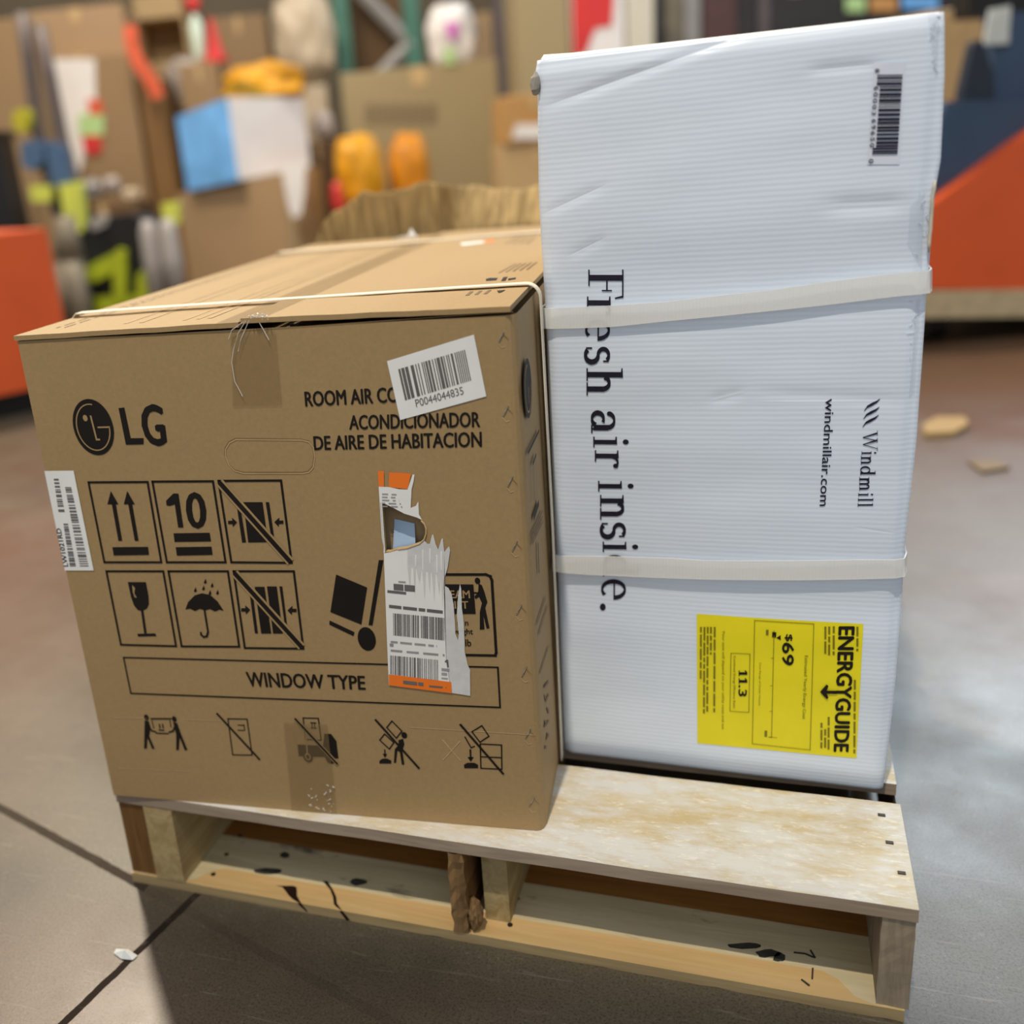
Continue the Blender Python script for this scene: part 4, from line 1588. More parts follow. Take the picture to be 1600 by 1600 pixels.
q.text('Your cost will depend on your utility rates and use', [Y(347, 236), Y(342, 1090), Y(314, 1088), Y(319, 234)], 2, .003, 1)
q.line([Y(770, 238), Y(748, 1165)], .0006, 2, 1)
for (x, y) in ((765, 475), (757, 712), (753, 932), (750, 1160)):
    q.line([Y(x - 22, y), Y(x + 4, y)], .0005, 2, 1)
q.line([Y(720, 1155), Y(795, 1162)], .0005, 2, 1)
q.dashes(Y(772, 250), Y(770, 295), .0034, 1, 1, 2, .1, .02)
q.P([Y(790, 300), Y(826, 275), Y(828, 320)], 1, 1)
q.dashes(Y(712, 230), Y(711, 275), .0022, 2, 1, 4)
q.dashes(Y(700, 1100), Y(698, 1155), .0022, 2, 1, 5)
for (x, y0, y1, sd) in ((142, 205, 670, 1), (172, 205, 950, 2), (200, 205, 935, 3), (228, 205, 440, 4), (260, 205, 955, 5), (1212, 210, 440, 6), (1245, 210, 465, 7), (1284, 208, 450, 8), (1488, 215, 420, 9), (1465, 665, 1300, 10),
                        (1240, 985, 1265, 12), (1210, 1090, 1260, 13), (1178, 1035, 1255, 14)):
    q.dashes(Y(x, y0), Y(x - 6 * (y1 - y0) / 900, y1), .0017, 2, 1, sd, .22, .010)
q.build('energy_label', [M['yellow'], M['ink'], M['yink']], wb, normals=False)['label'] = 'yellow energy guide label'

# straps around the white carton
def white_strap(tabU, tabL, lift):
    """upper and lower edge given in pixels across the front (x, y)"""
    mb = MB()
    prs = []
    xs = [x for x, _ in tabU]
    x0, x1 = xs[0], xs[-1]
    n = 40
    for i in range(n + 1):
        s_ = i / n
        x = x0 + (x1 - x0) * s_
        yu = interp([(a, b) for a, b in tabU], x)
        yl = interp([(a, b) for a, b in tabL], x)
        a, b = Vector(FWh.uv(x, yu)), Vector(FWh.uv(x, yl))
        hh = max(0.0005, max(wdisp(a.x, a.y), wdisp(b.x, b.y))) + .0012 + lift * math.sin(math.pi * min(1, max(0, s_))) 
        if i in (0, n):
            hh -= .003
        prs.append((FWh.P(a.x, a.y, hh), FWh.P(b.x, b.y, hh + .0004)))
    nrm = [FWh.n] * len(prs)
    (a, b), (c_, d_) = prs[0], prs[-1]
    pre, post = [], []
    for h in (.36, .20, .012):
        pre.append((a - FWh.e * .0012 - FWh.n * h, b - FWh.e * .0012 - FWh.n * h))
        post.insert(0, (c_ + FWh.e * .0025 - FWh.n * h, d_ + FWh.e * .0025 - FWh.n * h))
    allp = pre + prs + post
    nn = [-FWh.e] * 3 + nrm + [FWh.e] * 3
    nn[3] = (FWh.n - FWh.e).normalized()
    nn[-4] = (FWh.n + FWh.e).normalized()
    vs = []
    for (a, b), g in zip(allp, nn):
        vs += [a, b, b + g * .0013, a + g * .0013]
    fs = [[i * 4 + j, i * 4 + (j + 1) % 4, i * 4 + 4 + (j + 1) % 4, i * 4 + 4 + j] for i in range(len(allp) - 1) for j in range(4)] + [[0, 1, 2, 3], [len(vs) - 4, len(vs) - 3, len(vs) - 2, len(vs) - 1]]
    mb.mesh(vs, fs)
    return mb.build('strap', M['strap'], wb)


white_strap([(846, 482), (900, 479), (960, 476), (1040, 470), (1130, 459), (1200, 452), (1300, 438), (1400, 426), (1451, 423)],
            [(846, 513), (900, 512), (960, 509), (1040, 500), (1130, 491), (1200, 484), (1300, 474), (1400, 462), (1451, 458)], .0028)
white_strap([(864, 867), (930, 867), (1050, 868), (1100, 871), (1250, 872), (1350, 872), (1412, 873)],
            [(864, 892), (930, 896), (1050, 899), (1100, 900), (1250, 902), (1350, 902), (1412, 901)], .0022)

# ------------------------------------------------------------------ torn kraft sheet behind the brown carton
FS = Face(BO - Vector((0, 0, 0)) + BD * (BDp + .075), BE, Z, -BD)
top = [(497, 384), (505, 372), (513, 352), (528, 331), (552, 318), (575, 296), (592, 300), (612, 299), (630, 294), (645, 292), (658, 284), (672, 283), (690, 287), (703, 289), (716, 293), (735, 292), (760, 298), (780, 297), (805, 299), (820, 297), (834, 290), (870, 296), (905, 300)]
tu = [FS.uv(*p) for p in top]
mb = MB()
n, ny = 110, 64


def tint(u):
    for (a, b), (c_, d_) in zip(tu[:-1], tu[1:]):
        if u <= c_:
            return b + (d_ - b) * (u - a) / (c_ - a)
    return tu[-1][1]


fold = FS.uv(712, 300)[0]
vs = []
u0, u1 = tu[0][0], tu[-1][0]
for lay in (0, 1):
    for i in range(n + 1):
        u = u0 + (u1 - u0) * i / n
        vt_ = tint(u) + .003 * noise.noise(Vector((u * 160, 1, 7)))
        for j in range(ny + 1):
            v = .0005 + (vt_ - .0005) * (j / ny) ** .6
            hgt = max(0, v - ztop)
            h = .012 * noise.noise(Vector((u * 26, v * 5, 2))) + .0035 * noise.noise(Vector((u * 110, v * 8, 9))) * min(1, hgt * 30 + .3)
            if u < fold:
                h += (fold - u) * .16 + hgt * .16
            else:
                h += -hgt * 1.05 + .012 * math.exp(-((u - fold) / .03) ** 2)
            vs.append(FS.P(u, v, h - .004 * lay))
fs = []
w1 = ny + 1
off = (n + 1) * w1
for i in range(n):
    for j in range(ny):
        a = i * w1 + j
        fs += [[a, a + w1, a + w1 + 1, a + 1], [off + a, off + a + 1, off + a + w1 + 1, off + a + w1]]
    a = i * w1 + ny
    fs.append([a, a + w1, off + a + w1, off + a])
    a = i * w1
    fs.append([a, off + a, off + a + w1, a + w1])
for i in (0, n):
    for j in range(ny):
        a = i * w1 + j
        fs.append([a, a + 1, off + a + 1, off + a])
mb.mesh(vs, fs)


def fluted():
    t = NT('torn_fluted_kraft')
    f = t.noise(1, 4, .6, t.mapping((120, 20, 14)))
    col = t.ramp(f, [(.3, lin((124, 102, 66))), (.7, lin((186, 158, 108)))])
    return t.set(col, .75, .2, bump=f, bstr=.7, bdist=.004)


o = mb.build('torn_cardboard_sheet', fluted(), origin=FS.P((u0 + u1) / 2, 0), smooth=True)
tag(o, 'crumpled torn kraft cardboard sheet sticking up behind the brown carton', 'cardboard')

# ------------------------------------------------------------------ small litter on the floor
p = floor_pt(195, 1493)
ax_ = floor_pt(213, 1498) - floor_pt(178, 1489)
ay_ = Vector((-ax_.y, ax_.x, 0)).normalized() * .007
mb = MB()
mb.mesh([p + ax_ * a_ + ay_ * b_ + Z * c_ for a_, b_, c_ in ((-.5, .6, .001), (0, .9, .002), (.5, .4, .001), (.46, -.5, .001), (0, -.8, .001), (-.46, -.2, .001), (0, .1, .006))],
        [[0, 1, 6], [1, 2, 6], [2, 3, 6], [3, 4, 6], [4, 5, 6], [5, 0, 6], [5, 4, 3, 2, 1, 0]])
tag(mb.build('paper_scrap', M['label'], origin=p), 'small white curled paper scrap on the concrete joint left of the pallet', 'scrap')
p = floor_pt(1475, 672)
mb = MB()
mb.prism([p + HE * a + HF * b + Z * .001 for a, b in ((-.07, -.05), (-.01, -.06), (.05, -.01), (.075, .05), (.02, .07), (-.04, .02))], Z * .012)
tag(mb.build('cardboard_scrap', cardboard('scrap_kraft', lin((162, 134, 88))), origin=p), 'tan cardboard scrap on the floor right of the white carton', 'scrap')
p = floor_pt(1545, 732)
mb = MB()
mb.prism([p + HE * a + HF * b + Z * .001 for a, b in ((-.03, -.03), (.03, -.02), (.035, .03), (-.02, .04))], Z * .006)
tag(mb.build('cardboard_scrap', cardboard('greyed_kraft', lin((122, 102, 76))), origin=p), 'small dull brown cardboard scrap nearest the right frame edge', 'scrap')


#PART2
# ------------------------------------------------------------------ background: goods, racks and machines behind
BK = [cardboard('far_kraft_a', lin((168, 138, 104))), cardboard('far_kraft_b', lin((150, 122, 88))), cardboard('far_kraft_c', lin((186, 156, 112))),
      cardboard('far_kraft_d', lin((160, 142, 106))), cardboard('far_kraft_dark', lin((104, 78, 50)))]
M['farwhite'] = plain('far_white_paper', lin((226, 220, 216)), .6, .3, .05, 6)
M['blue'] = plain('far_blue_print', lin((112, 172, 230)), .5, .4, .22, 5)
M['amber'] = plain('amber_plastic_bag', lin((206, 144, 18)), .45, .4, .2, 7)
M['orangep'] = plain('orange_machine_paint', lin((206, 84, 36)), .38, .5, .06, 5)
M['navy'] = plain('dark_navy_cover', lin((50, 70, 96)), .5, .4, .15, 4)
M['navyd'] = plain('darker_navy_pad', lin((32, 42, 56)), .55, .4, .12, 5)
M['black'] = plain('black_plastic', lin((22, 22, 22)), .45, .4, .2, 8)
M['lime'] = plain('lime_green_plastic', lin((164, 176, 30)), .45, .45, .1, 8)
M['paleplime'] = plain('pale_lime_plastic', lin((200, 206, 84)), .45, .45, .1, 8)
M['greypl'] = plain('grey_plastic', lin((150, 144, 140)), .5, .4, .1, 8)
M['olive'] = plain('olive_grey_metal', lin((110, 100, 84)), .5, .4, .15, 8)
M['rack'] = plain('green_rack_steel', lin((64, 112, 96)), .45, .4, .08, 8)
M['brace'] = plain('galvanised_brace', lin((140, 136, 132)), .45, .5, .1, 8)
M['red'] = plain('red_plastic', lin((206, 52, 50)), .45, .4, .1, 8)
M['coral'] = plain('orange_red_ribbon', lin((216, 92, 58)), .5, .4, .12, 8)
M['wrap'] = plain('beige_wrapped_goods', lin((188, 170, 144)), .4, .5, .12, 5)
M['greybag'] = plain('grey_plastic_bag', lin((168, 156, 148)), .4, .5, .12, 6)
M['magenta'] = plain('magenta_print', lin((206, 110, 190)), .5, .4, .06)
M['mint'] = plain('pale_green_print', lin((176, 206, 140)), .5, .4, .06)
M['steelgrey'] = plain('dark_grey_post', lin((92, 82, 80)), .5, .4, .12, 8)
M['denim'] = plain('blue_plastic', lin((70, 98, 130)), .45, .4, .12, 8)
M['darkcab'] = plain('dark_cabinet', lin((46, 42, 42)), .5, .4, .2, 8)
M['creamp'] = plain('cream_panel', lin((206, 198, 180)), .5, .4, .05)


def ends(D, xl, xr, y):
    return W(xl, y, D), W(xr, y, D)


def carton(name, label, D, xl, xr, yt, yb=None, thick=.5, mat=None, cat='box', turn=0.0, group=None, z0=None, front=None):
    """an upright box: pixel extents of its front at distance D; stands on the floor or on z0"""
    ym = (yt + (yb if yb else yt + 200)) / 2
    a, b = ends(D, xl, xr, ym)
    zt = W((xl + xr) / 2, yt, D).z
    zb = 0.0 if yb is None else W((xl + xr) / 2, yb, D).z
    if z0 is not None:
        zb = z0
    e = Matrix.Rotation(turn, 3, 'Z') @ HE
    f = Matrix.Rotation(turn, 3, 'Z') @ HF
    w_ = (b - a).dot(HE) / max(.3, e.dot(HE))
    o = Vector((a.x, a.y, zb))
    mb = MB()
    P = [o, o + e * w_, o + e * w_ + f * thick, o + f * thick]
    mb.mesh(P + [p + Z * (zt - zb) for p in P], [[3, 2, 1, 0], [4, 5, 6, 7], [0, 1, 5, 4], [1, 2, 6, 5], [2, 3, 7, 6], [3, 0, 4, 7]])
    if front is not None:
        mb.m[2] = 1
    t = thing(name, o + e * w_ / 2 + f * thick / 2, label, cat, group)
    ob = mb.build('box_body', [mat or BK[0]] + ([front] if front is not None else []), t, bevel=.008)
    # tape over the lid seam
    q = MB()
    c0 = o + e * (w_ * .45) + Z * (zt - zb)
    q.box(c0 + Z * .001 - f * .002, e * (w_ * .1), f * (thick + .004), Z * .0015)
    q.box(c0 - f * .003 - Z * min(.12, (zt - zb) * .3), e * (w_ * .1), f * .002, Z * min(.12, (zt - zb) * .3))
    q.build('tape', M['kraft_edge'], t)
    t['_top'] = zt
    t['_f'] = (o.x, o.y, zb)
    return t, o, e, f, w_, zt


def panel(parent, name, o, e, f, pts, D, mat, off=.006, label=None):
    """a flat patch stuck on the front of a box, given in pixels"""
    mb = MB()
    n = -f
    P = []
    for (x, y) in pts:
        p = hit(x, y, o + n * off, n)
        P.append(p)
    mb.prism(P, f * (off * .5))
    ob = mb.build(name, mat, parent)
    if label:
        ob['label'] = label
    return ob


def lump(name, label, D, cx, cy, rx, ry, mat, cat, depth=.25, seed=1, group=None, rough=.28, z0=None, parent=None, k=2.0, flat=.0):
    c = W(cx, cy, D)
    r1 = (W(cx + rx, cy, D) - c).length
    r2 = (W(cx, cy + ry, D) - c).length
    bmq = bmesh.new()
    bmesh.ops.create_icosphere(bmq, subdivisions=4, radius=1)
    for v in bmq.verts:
        d = v.co.copy()
        d = Vector([math.copysign(abs(x) ** .75, x) for x in d])
        r_ = 1 + rough * noise.noise(d * k + Vector((seed * 5, 0, 0))) + .07 * noise.noise(d * 7 + Vector((seed, 3, 0)))
        p = c + HE * (d.x * r1 * r_) + HF * (d.y * depth * r_) + Z * (d.z * r2 * r_)
        if z0 is not None and p.z < z0:
            p.z = z0
        v.co = p
    mb = MB()
    mb.mesh([v.co.copy() for v in bmq.verts], [[v.index for v in f.verts] for f in bmq.faces])
    bmq.free()
    ob = mb.build(name, mat, parent, smooth=True, origin=None if parent else Vector((c.x, c.y, z0 if z0 is not None else c.z - r2)))
    if not parent:
        tag(ob, label, cat, group)
    return ob


# --- tall cartons at the left
t, o, e, f, w_, zt1 = carton('tall_carton', 'tall brown carton with a white sheet and a red-green sticker, behind the yard machine', 7.3, 62, 216, 86, None, .55, BK[1])
carton('dark_carton', 'dark brown upright box added as the shaded side of the tall carton, behind the orange-red ribbon', 7.34, 228, 266, 120, None, .5, cardboard('far_kraft_shaded_side', lin((132, 98, 58))))  # tall carton's shaded side, added as its own box with shade in the brown
panel(t, 'paper_sheet', o, e, f, [(82, 92), (148, 92), (150, 160), (128, 258), (118, 300), (108, 300), (92, 190)], 7.3, M['farwhite'], .006, 'white paper sheet')
panel(t, 'warning_sticker', o, e, f, [(136, 155), (158, 155), (162, 180), (140, 180)], 7.3, M['coral'], .016)
panel(t, 'warning_sticker', o, e, f, [(122, 178), (162, 178), (162, 212), (124, 212)], 7.3, M['mint'], .016)
panel(t, 'warning_sticker', o, e, f, [(128, 212), (158, 212), (158, 240), (132, 240)], 7.3, M['red'], .016)
q = MB()
carton('kraft_carton', 'wide brown carton lying on top of the tall carton at far left', 7.42, 58, 206, 10, None, .5, BK[0], z0=zt1 + .004)
t, o, e, f, w_, ztn = carton('narrow_carton', 'dark brown narrow carton right of the tall carton, under the grey bag', 7.95, 246, 300, 168, None, .3, BK[4])
lump('grey_plastic_bag', 'pale grey crumpled plastic bag lying on the dark narrow carton', 8.09, 298, 128, 38, 36, M['greybag'], 'bag', .12, 3, z0=ztn + .003)
t, o, e, f, w_, ztb = carton('carton_tower', 'brown carton column with an open dark top box behind the grey bag', 8.35, 214, 334, 100, None, .5, BK[1])
# open box on it
mb = MB()
a, b = ends(8.35, 212, 292, 50)
zt = W(250, -10, 8.35).z
z0 = ztb + .004
ft = W(250, 28, 8.35).z
oo = Vector((a.x, a.y, z0))
wd_ = (b - a).dot(HE)
mb.box(oo, HE * wd_, HF * .5, Z * .02)
mb.box(oo, HE * .02, HF * .5, Z * (zt - z0))
mb.box(oo + HE * (wd_ - .02), HE * .02, HF * .5, Z * (zt - z0))
mb.box(oo + HF * .48, HE * wd_, HF * .02, Z * (zt - z0))
mb.box(oo + HF * .0 + Z * (ft - z0), HE * wd_, HF * .5, Z * (zt - ft))
ob = mb.build('open_carton', BK[2], origin=oo)
tag(ob, 'open tan carton with a dark inside at the top edge, left of the spray bottle', 'box')
# orange red ribbon hanging
mb = MB()
pts = [W(x, y, 7.15) for x, y in ((203, 40), (205, 62), (209, 82), (219, 102), (231, 118), (241, 136), (246, 150))]
for a, b in zip(pts[:-1], pts[1:]):
    d = (b - a).normalized()
    s_ = d.cross(HF).normalized()
    mb.prism([a - s_ * .04, a + s_ * .04, b + s_ * .045 + d * .01, b - s_ * .045 + d * .01], HF * .012)
mb.tube([W(203, 40, 7.17), W(203, 40, 7.17) + HF * .20], .012)
tag(mb.build('safety_ribbon', M['coral'], origin=pts[-1]), 'orange-red ribbon hanging down the corner of the tall cartons', 'ribbon')
# spray bottle
bt = W(313, 90, 7.65)
t = thing('spray_bottle', bt, 'pale green bottle with a red cap standing above the grey bag', 'bottle')
mb = MB()
r_ = .045
h_ = W(313, 18, 7.65).z - bt.z
mb.tube([bt - Z * .02, bt, bt + Z * h_ * .7, bt + Z * h_ * .88, bt + Z * h_], [r_ * .9, r_ * 1.1, r_ * 1.1, r_ * .6, r_ * .4], 0, 14)
mb.build('bottle_body', plain('pale_mint_plastic', lin((206, 222, 204)), .4, .5), t, smooth=True)
mb = MB()
mb.tube([bt + Z * h_, bt + Z * (h_ + .09)], [.04, .055], 0, 12)
mb.build('cap', M['red'], t, smooth=True)
mb = MB()
cb_ = W(338, 95, 7.62)
mb.tube([cb_, cb_ + Z * .27], [.07, .012], 0, 16)
mb.disc(cb_, (0, 0, 1), .09, .02)
tag(mb.build('marker_cone', M['red'], origin=cb_, smooth=False), 'small red cone beside the pale green bottle', 'cone')
zc = cb_.z - .012
carton('kraft_carton', 'brown carton carrying the bottle and the red cone', 7.52, 292, 352, 97, None, .32, BK[1], z0=0)
carton('kraft_carton', 'broad brown carton right of the red cone, above the amber bag', 8.5, 338, 426, 24, None, .5, BK[1])
# beige wrapped sacks
t, o, e, f, w_, zz = carton('wrapped_stack', 'beige and grey stack under the wrapped bundle', 7.9, 444, 520, 134, None, .5, M['wrap'], z0=0)
lump('wrapped_bundle', 'beige film-wrapped bundle left of the green rack frame at the top', 8.0, 475, 62, 47, 70, M['wrap'], 'bundle', .17, 5, rough=.22, z0=zz + .003)
t, o, e, f, w_, zg = carton('kraft_carton', 'small brown carton under the small grey bag', 7.3, 482, 530, 219, None, .3, BK[4], z0=0)
lump('grey_bag', 'small grey plastic bag in front of the left green rack upright', 7.42, 506, 196, 16, 22, M['greybag'], 'bag', .08, 8, z0=zg + .004)
# amber bag on the white and blue carton
# --- lower kraft carton and white-blue carton (a crushed, leaning stack)


def stack(name, label, cat, A_, B_, C_, mats, z0s, tops, back_d=.7):
    """box seen on its corner: A left, B near corner, C right; every corner with its own bottom and top"""
    Dv = A_ + (C_ - B_)
    base = [Vector((p.x, p.y, z)) for p, z in zip((A_, B_, C_, Dv), z0s)]
    topv = [Vector((p.x, p.y, z)) for p, z in zip((A_, B_, C_, Dv), tops)]
    mb = MB()
    mb.mesh(base + topv, [[3, 2, 1, 0], [4, 5, 6, 7]], mats.index(mats[0]))
    mb.mesh(base + topv, [[0, 1, 5, 4]], 0)
    mb.mesh(base + topv, [[1, 2, 6, 5]], 1)
    mb.mesh(base + topv, [[2, 3, 7, 6], [3, 0, 4, 7]], 1)
    return mb, base, topv


A_, B_, C_ = W(276, 300, 6.85), W(438, 270, 6.5), W(500, 262, 6.95)
zA, zB, zC = W(276, 303, 6.85).z, W(438, 270, 6.45).z, W(503, 258, 7.0).z
mb, bs, tp = stack('', '', '', A_, B_, C_, [0, 1], (0, 0, 0, 0), (zA, zB, zC, zA + zC - zB))
t = thing('kraft_carton', (bs[0] + bs[2]) / 2, 'large tan carton on the floor under the blue and white carton', 'box')
mb.build('box_body', [BK[0], BK[2]], t)
A2, B2_, C2 = W(284, 240, 6.75), W(366, 230, 6.55), W(481, 220, 7.0)


def zat(P_):
    # height of the leaning lid of the lower carton at a ground position
    n = (tp[1] - tp[0]).cross(tp[2] - tp[0])
    return tp[0].z - ((P_.x - tp[0].x) * n.x + (P_.y - tp[0].y) * n.y) / n.z + .004


D2 = A2 + (C2 - B2_)
tops2 = (W(272, 183, 6.75).z, W(358, 152, 6.55).z, W(472, 152, 7.0).z)
mb, bs2, tp2 = stack('', '', '', A2, B2_, C2, [0, 1], [zat(p) for p in (A2, B2_, C2, D2)], tops2 + (tops2[0] + tops2[2] - tops2[1],))
t = thing('printed_carton', (bs2[0] + bs2[2]) / 2, 'leaning carton with a blue left side and white right side, on the large tan carton', 'box')
mb.build('box_body', [M['blue'], M['farwhite']], t)
mb = MB()
fl = [W(x, y, 6.42) for x, y in ((438, 255), (478, 250), (476, 300), (470, 335), (458, 342), (450, 320))]
mb.prism(fl, HF * .006)
mb.build('packing_sheet', M['farwhite'], t)['label'] = 'white paper strip hanging down'
lump('amber_bag', 'amber yellow plastic bag draped over the blue and white carton', 7.05, 412, 136, 62, 34, M['amber'], 'bag', .2, 11, z0=max(p.z for p in tp2) + .002)
# --- rack
t = thing('pallet_rack', W(580, 380, 8.3) * 1.0, 'green steel rack frame with grey diagonal bracing at the top middle', 'rack')
for (xt, xb, yb2, nm) in ((530, 545, 260, 'upright'), (641, 650, 120, 'upright')):
    mb = MB()
    p = W(xt, 0, 8.25)
    b_ = Vector((p.x, p.y, 0))
    mb.box(b_ - HE * .06, HE * .12, HF * .1, Z * 2.6)
    mb.box(b_ - HE * .09 - HF * .04, HE * .18, HF * .18, Z * .012)
    mb.build(nm, M['rack'], t)
mb = MB()
mb.tube([W(551, -25, 8.3), W(645, 72, 8.3)], .055, 0, 6)
mb.build('brace', M['brace'], t)
mb = MB()
mb.tube([W(645, 66, 8.3), W(560, 150, 8.3)], .055, 0, 6)
mb.build('brace', M['brace'], t)
carton('dark_carton', 'dark brown carton standing inside the green rack frame', 8.5, 545, 632, -40, None, .4, BK[4])
# --- big kraft carton
t, o, e, f, w_, zt = carton('large_kraft_carton', 'very large plain kraft carton below the rack, with one faded printed line', 7.5, 540, 782, 103, None, .65, BK[3])
mbp = MB()
for i in range(6):
    x0 = 572 + i * 19
    P = [hit(x, y, o - f * .004, -f) for x, y in ((x0, 163), (x0 + 14, 162), (x0 + 14, 194), (x0, 195))]
    mbp.prism(P, f * .002)
mbp.build('faded_print', cardboard('faded_print_ink', lin((126, 108, 80))), t)
cB = W(705, 100, 7.6)
lump('white_bag', 'white plastic bag with magenta and pale green print, on the very large carton', 7.65, 706, 58, 38, 52, M['farwhite'], 'bag', .14, 14, z0=zt + .003, rough=.16)
bg = bpy.data.objects['white_bag']
for (pts, mt) in (([(696, 34), (718, 36), (712, 62), (700, 58)], M['magenta']), ([(692, 76), (710, 74), (712, 100), (694, 100)], M['mint'])):
    mb = MB()
    mb.prism([W(x, y, 7.485) for x, y in pts], HF * .01)
    ob = mb.build('printed_patch', mt, bg)
carton('kraft_carton', 'tan carton behind the white plastic bag', 8.75, 740, 785, 18, None, .4, BK[0], z0=0)
p = W(786, 100, 8.4)
mb = MB()
mb.box(Vector((p.x, p.y, 0)) - HE * .055, HE * .11, HF * .1, Z * 2.4)
mb.box(Vector((p.x, p.y, 0)) - HE * .1 - HF * .04, HE * .2, HF * .18, Z * .015)
tag(mb.build('steel_post', M['steelgrey'], origin=Vector((p.x, p.y, 0))), 'dark grey steel post right of the very large carton', 'post')
t, o, e, f, w_, zt = carton('kraft_carton', 'tan carton next to the white carton edge, lower of two', 6.22, 787, 900, 222, None, .45, BK[2])
mb = MB()
t2, o, e, f, w_, zt = carton('kraft_carton', 'orange-tan carton with a white label, upper of two beside the white carton', 6.2, 787, 890, 146, None, .42, cardboard('orange_kraft', lin((184, 140, 84))), z0=zt + .003)
panel(t2, 'paper_label', o, e, f, [(806, 194), (850, 194), (850, 217), (800, 217)], 6.2, M['farwhite'], .006)
# amber bags in the middle
t, o, e, f, w_, za = carton('kraft_carton', 'low brown carton hidden under the amber bags', 6.6, 524, 690, 335, None, .5, BK[1])
lump('amber_bag', 'yellow amber bag, left of the pair in front of the very large carton', 6.86, 562, 270, 37, 60, M['amber'], 'bag', .16, 21, z0=za + .003, rough=.12)
lump('amber_bag', 'darker orange amber bag, right of the pair before the very large carton', 6.95, 640, 276, 31, 66, plain('deep_amber_bag', lin((196, 124, 14)), .45, .4, .2, 7), 'bag', .16, 26, z0=za + .003, rough=.14)
lump('red_bag', 'small red bag at the left end of the amber bags', 6.64, 528, 312, 9, 26, M['red'], 'bag', .06, 31, z0=za + .003)
# top row behind the white carton
t, o, e, f, w_, zt = carton('tall_carton', 'tall tan carton behind the left top corner of the white carton', 7.0, 806, 890, -60, None, .5, BK[3])
t, o, e, f, w_, zt = carton('red_white_carton', 'red and white printed carton behind the top of the white carton', 7.0, 894, 976, -40, None, .5, M['farwhite'])
panel(t, 'red_print', o, e, f, [(893, -38), (962, -38), (956, 40), (930, 44), (915, 84), (896, 90)], 7.0, M['red'], .006, 'red printed area')
carton('cream_cabinet', 'cream panel beside the red and white carton', 7.0, 980, 1022, -40, None, .4, M['creamp'], 'panel')
t, o, e, f, w_, zt = carton('shelf_cabinet', 'long dark shelf cabinet behind the top edge of the white carton', 7.6, 1022, 1486, -40, None, .6, M['darkcab'], 'cabinet')
for (x0, x1, mt) in ((1040, 1068, M['olive']), (1070, 1094, M['brace']), (1098, 1150, plain('dark_red_brown_panel', lin((84, 58, 56)), .5, .3)), (1186, 1202, M['steelgrey'])):
    panel(t, 'post', o, e, f, [(x0, -38), (x1, -38), (x1, 400), (x0, 400)], 7.6, mt, .02)
panel(t, 'drawer_front', o, e, f, [(1322, -6), (1352, -6), (1352, 18), (1322, 18)], 7.6, M['mint'], .02)
panel(t, 'drawer_front', o, e, f, [(1360, -6), (1402, -6), (1402, 18), (1360, 18)], 7.6, plain('tan_orange_front', lin((196, 142, 84)), .5, .3), .02)
panel(t, 'drawer_front', o, e, f, [(1410, -6), (1466, -6), (1466, 14), (1410, 14)], 7.6, M['blue'], .02)
# tan stack at the right of the white carton
t, o, e, f, w_, zt = carton('kraft_carton', 'orange-tan carton stack beside the navy machine, upper part', 5.2, 1446, 1534, 14, None, .4, BK[2])

# --- right machine: orange chassis, navy hood
Dm = 3.05
t = thing('warehouse_truck', floor_pt(1560, 505), 'orange warehouse truck with dark navy hood at the right edge', 'truck')


def slab(name, pts, D, depth, mat, bev=.01, lab=None):
    mb = MB()
    mb.prism([W(x, y, D) for x, y in pts], HF * depth)
    ob = mb.build(name, mat, t, bevel=bev)
    if lab:
        ob['label'] = lab
    return ob


slab('chassis', [(1380, 452), (1380, 372), (1466, 312), (1600, 214), (1720, 130), (1900, 130), (1900, 452)], Dm, .75, M['orangep'], .012, 'orange chassis with a sloping top')
slab('bumper', [(1370, 498), (1370, 456), (1910, 448), (1910, 492)], Dm - .015, .78, plain('cream_skirt', lin((176, 160, 128)), .5, .4), .008)
slab('hood', [(1420, 400), (1478, 158), (1910, 150), (1910, 400)], Dm + .05, .6, M['navy'], .02)
slab('backrest', [(1500, 176), (1505, 140), (1522, 66), (1534, 60), (1552, 110), (1556, 176)], Dm + .10, .04, M['navyd'], .02)
slab('seat_back', [(1552, 180), (1552, 20), (1910, 4), (1910, 180)], Dm + .16, .05, M['navy'], .03)
slab('paper_tag', [(1538, 70), (1548, 14), (1580, 8), (1576, 68)], Dm + .145, .01, plain('grey_white_tag', lin((188, 194, 192)), .5, .3), .0)
slab('mast', [(1514, 26), (1514, -40), (1910, -60), (1910, 14)], Dm + .7, .1, M['black'], .01)
for (x, d) in ((1455, .15), (1455, .6), (1760, .15), (1760, .6)):
    mb = MB()
    c = W(x, 500, Dm + d)
    c = Vector((c.x, c.y, .052))
    mb.disc(c, HE, .05, .06)
    mb.build('wheel', M['black'], t)

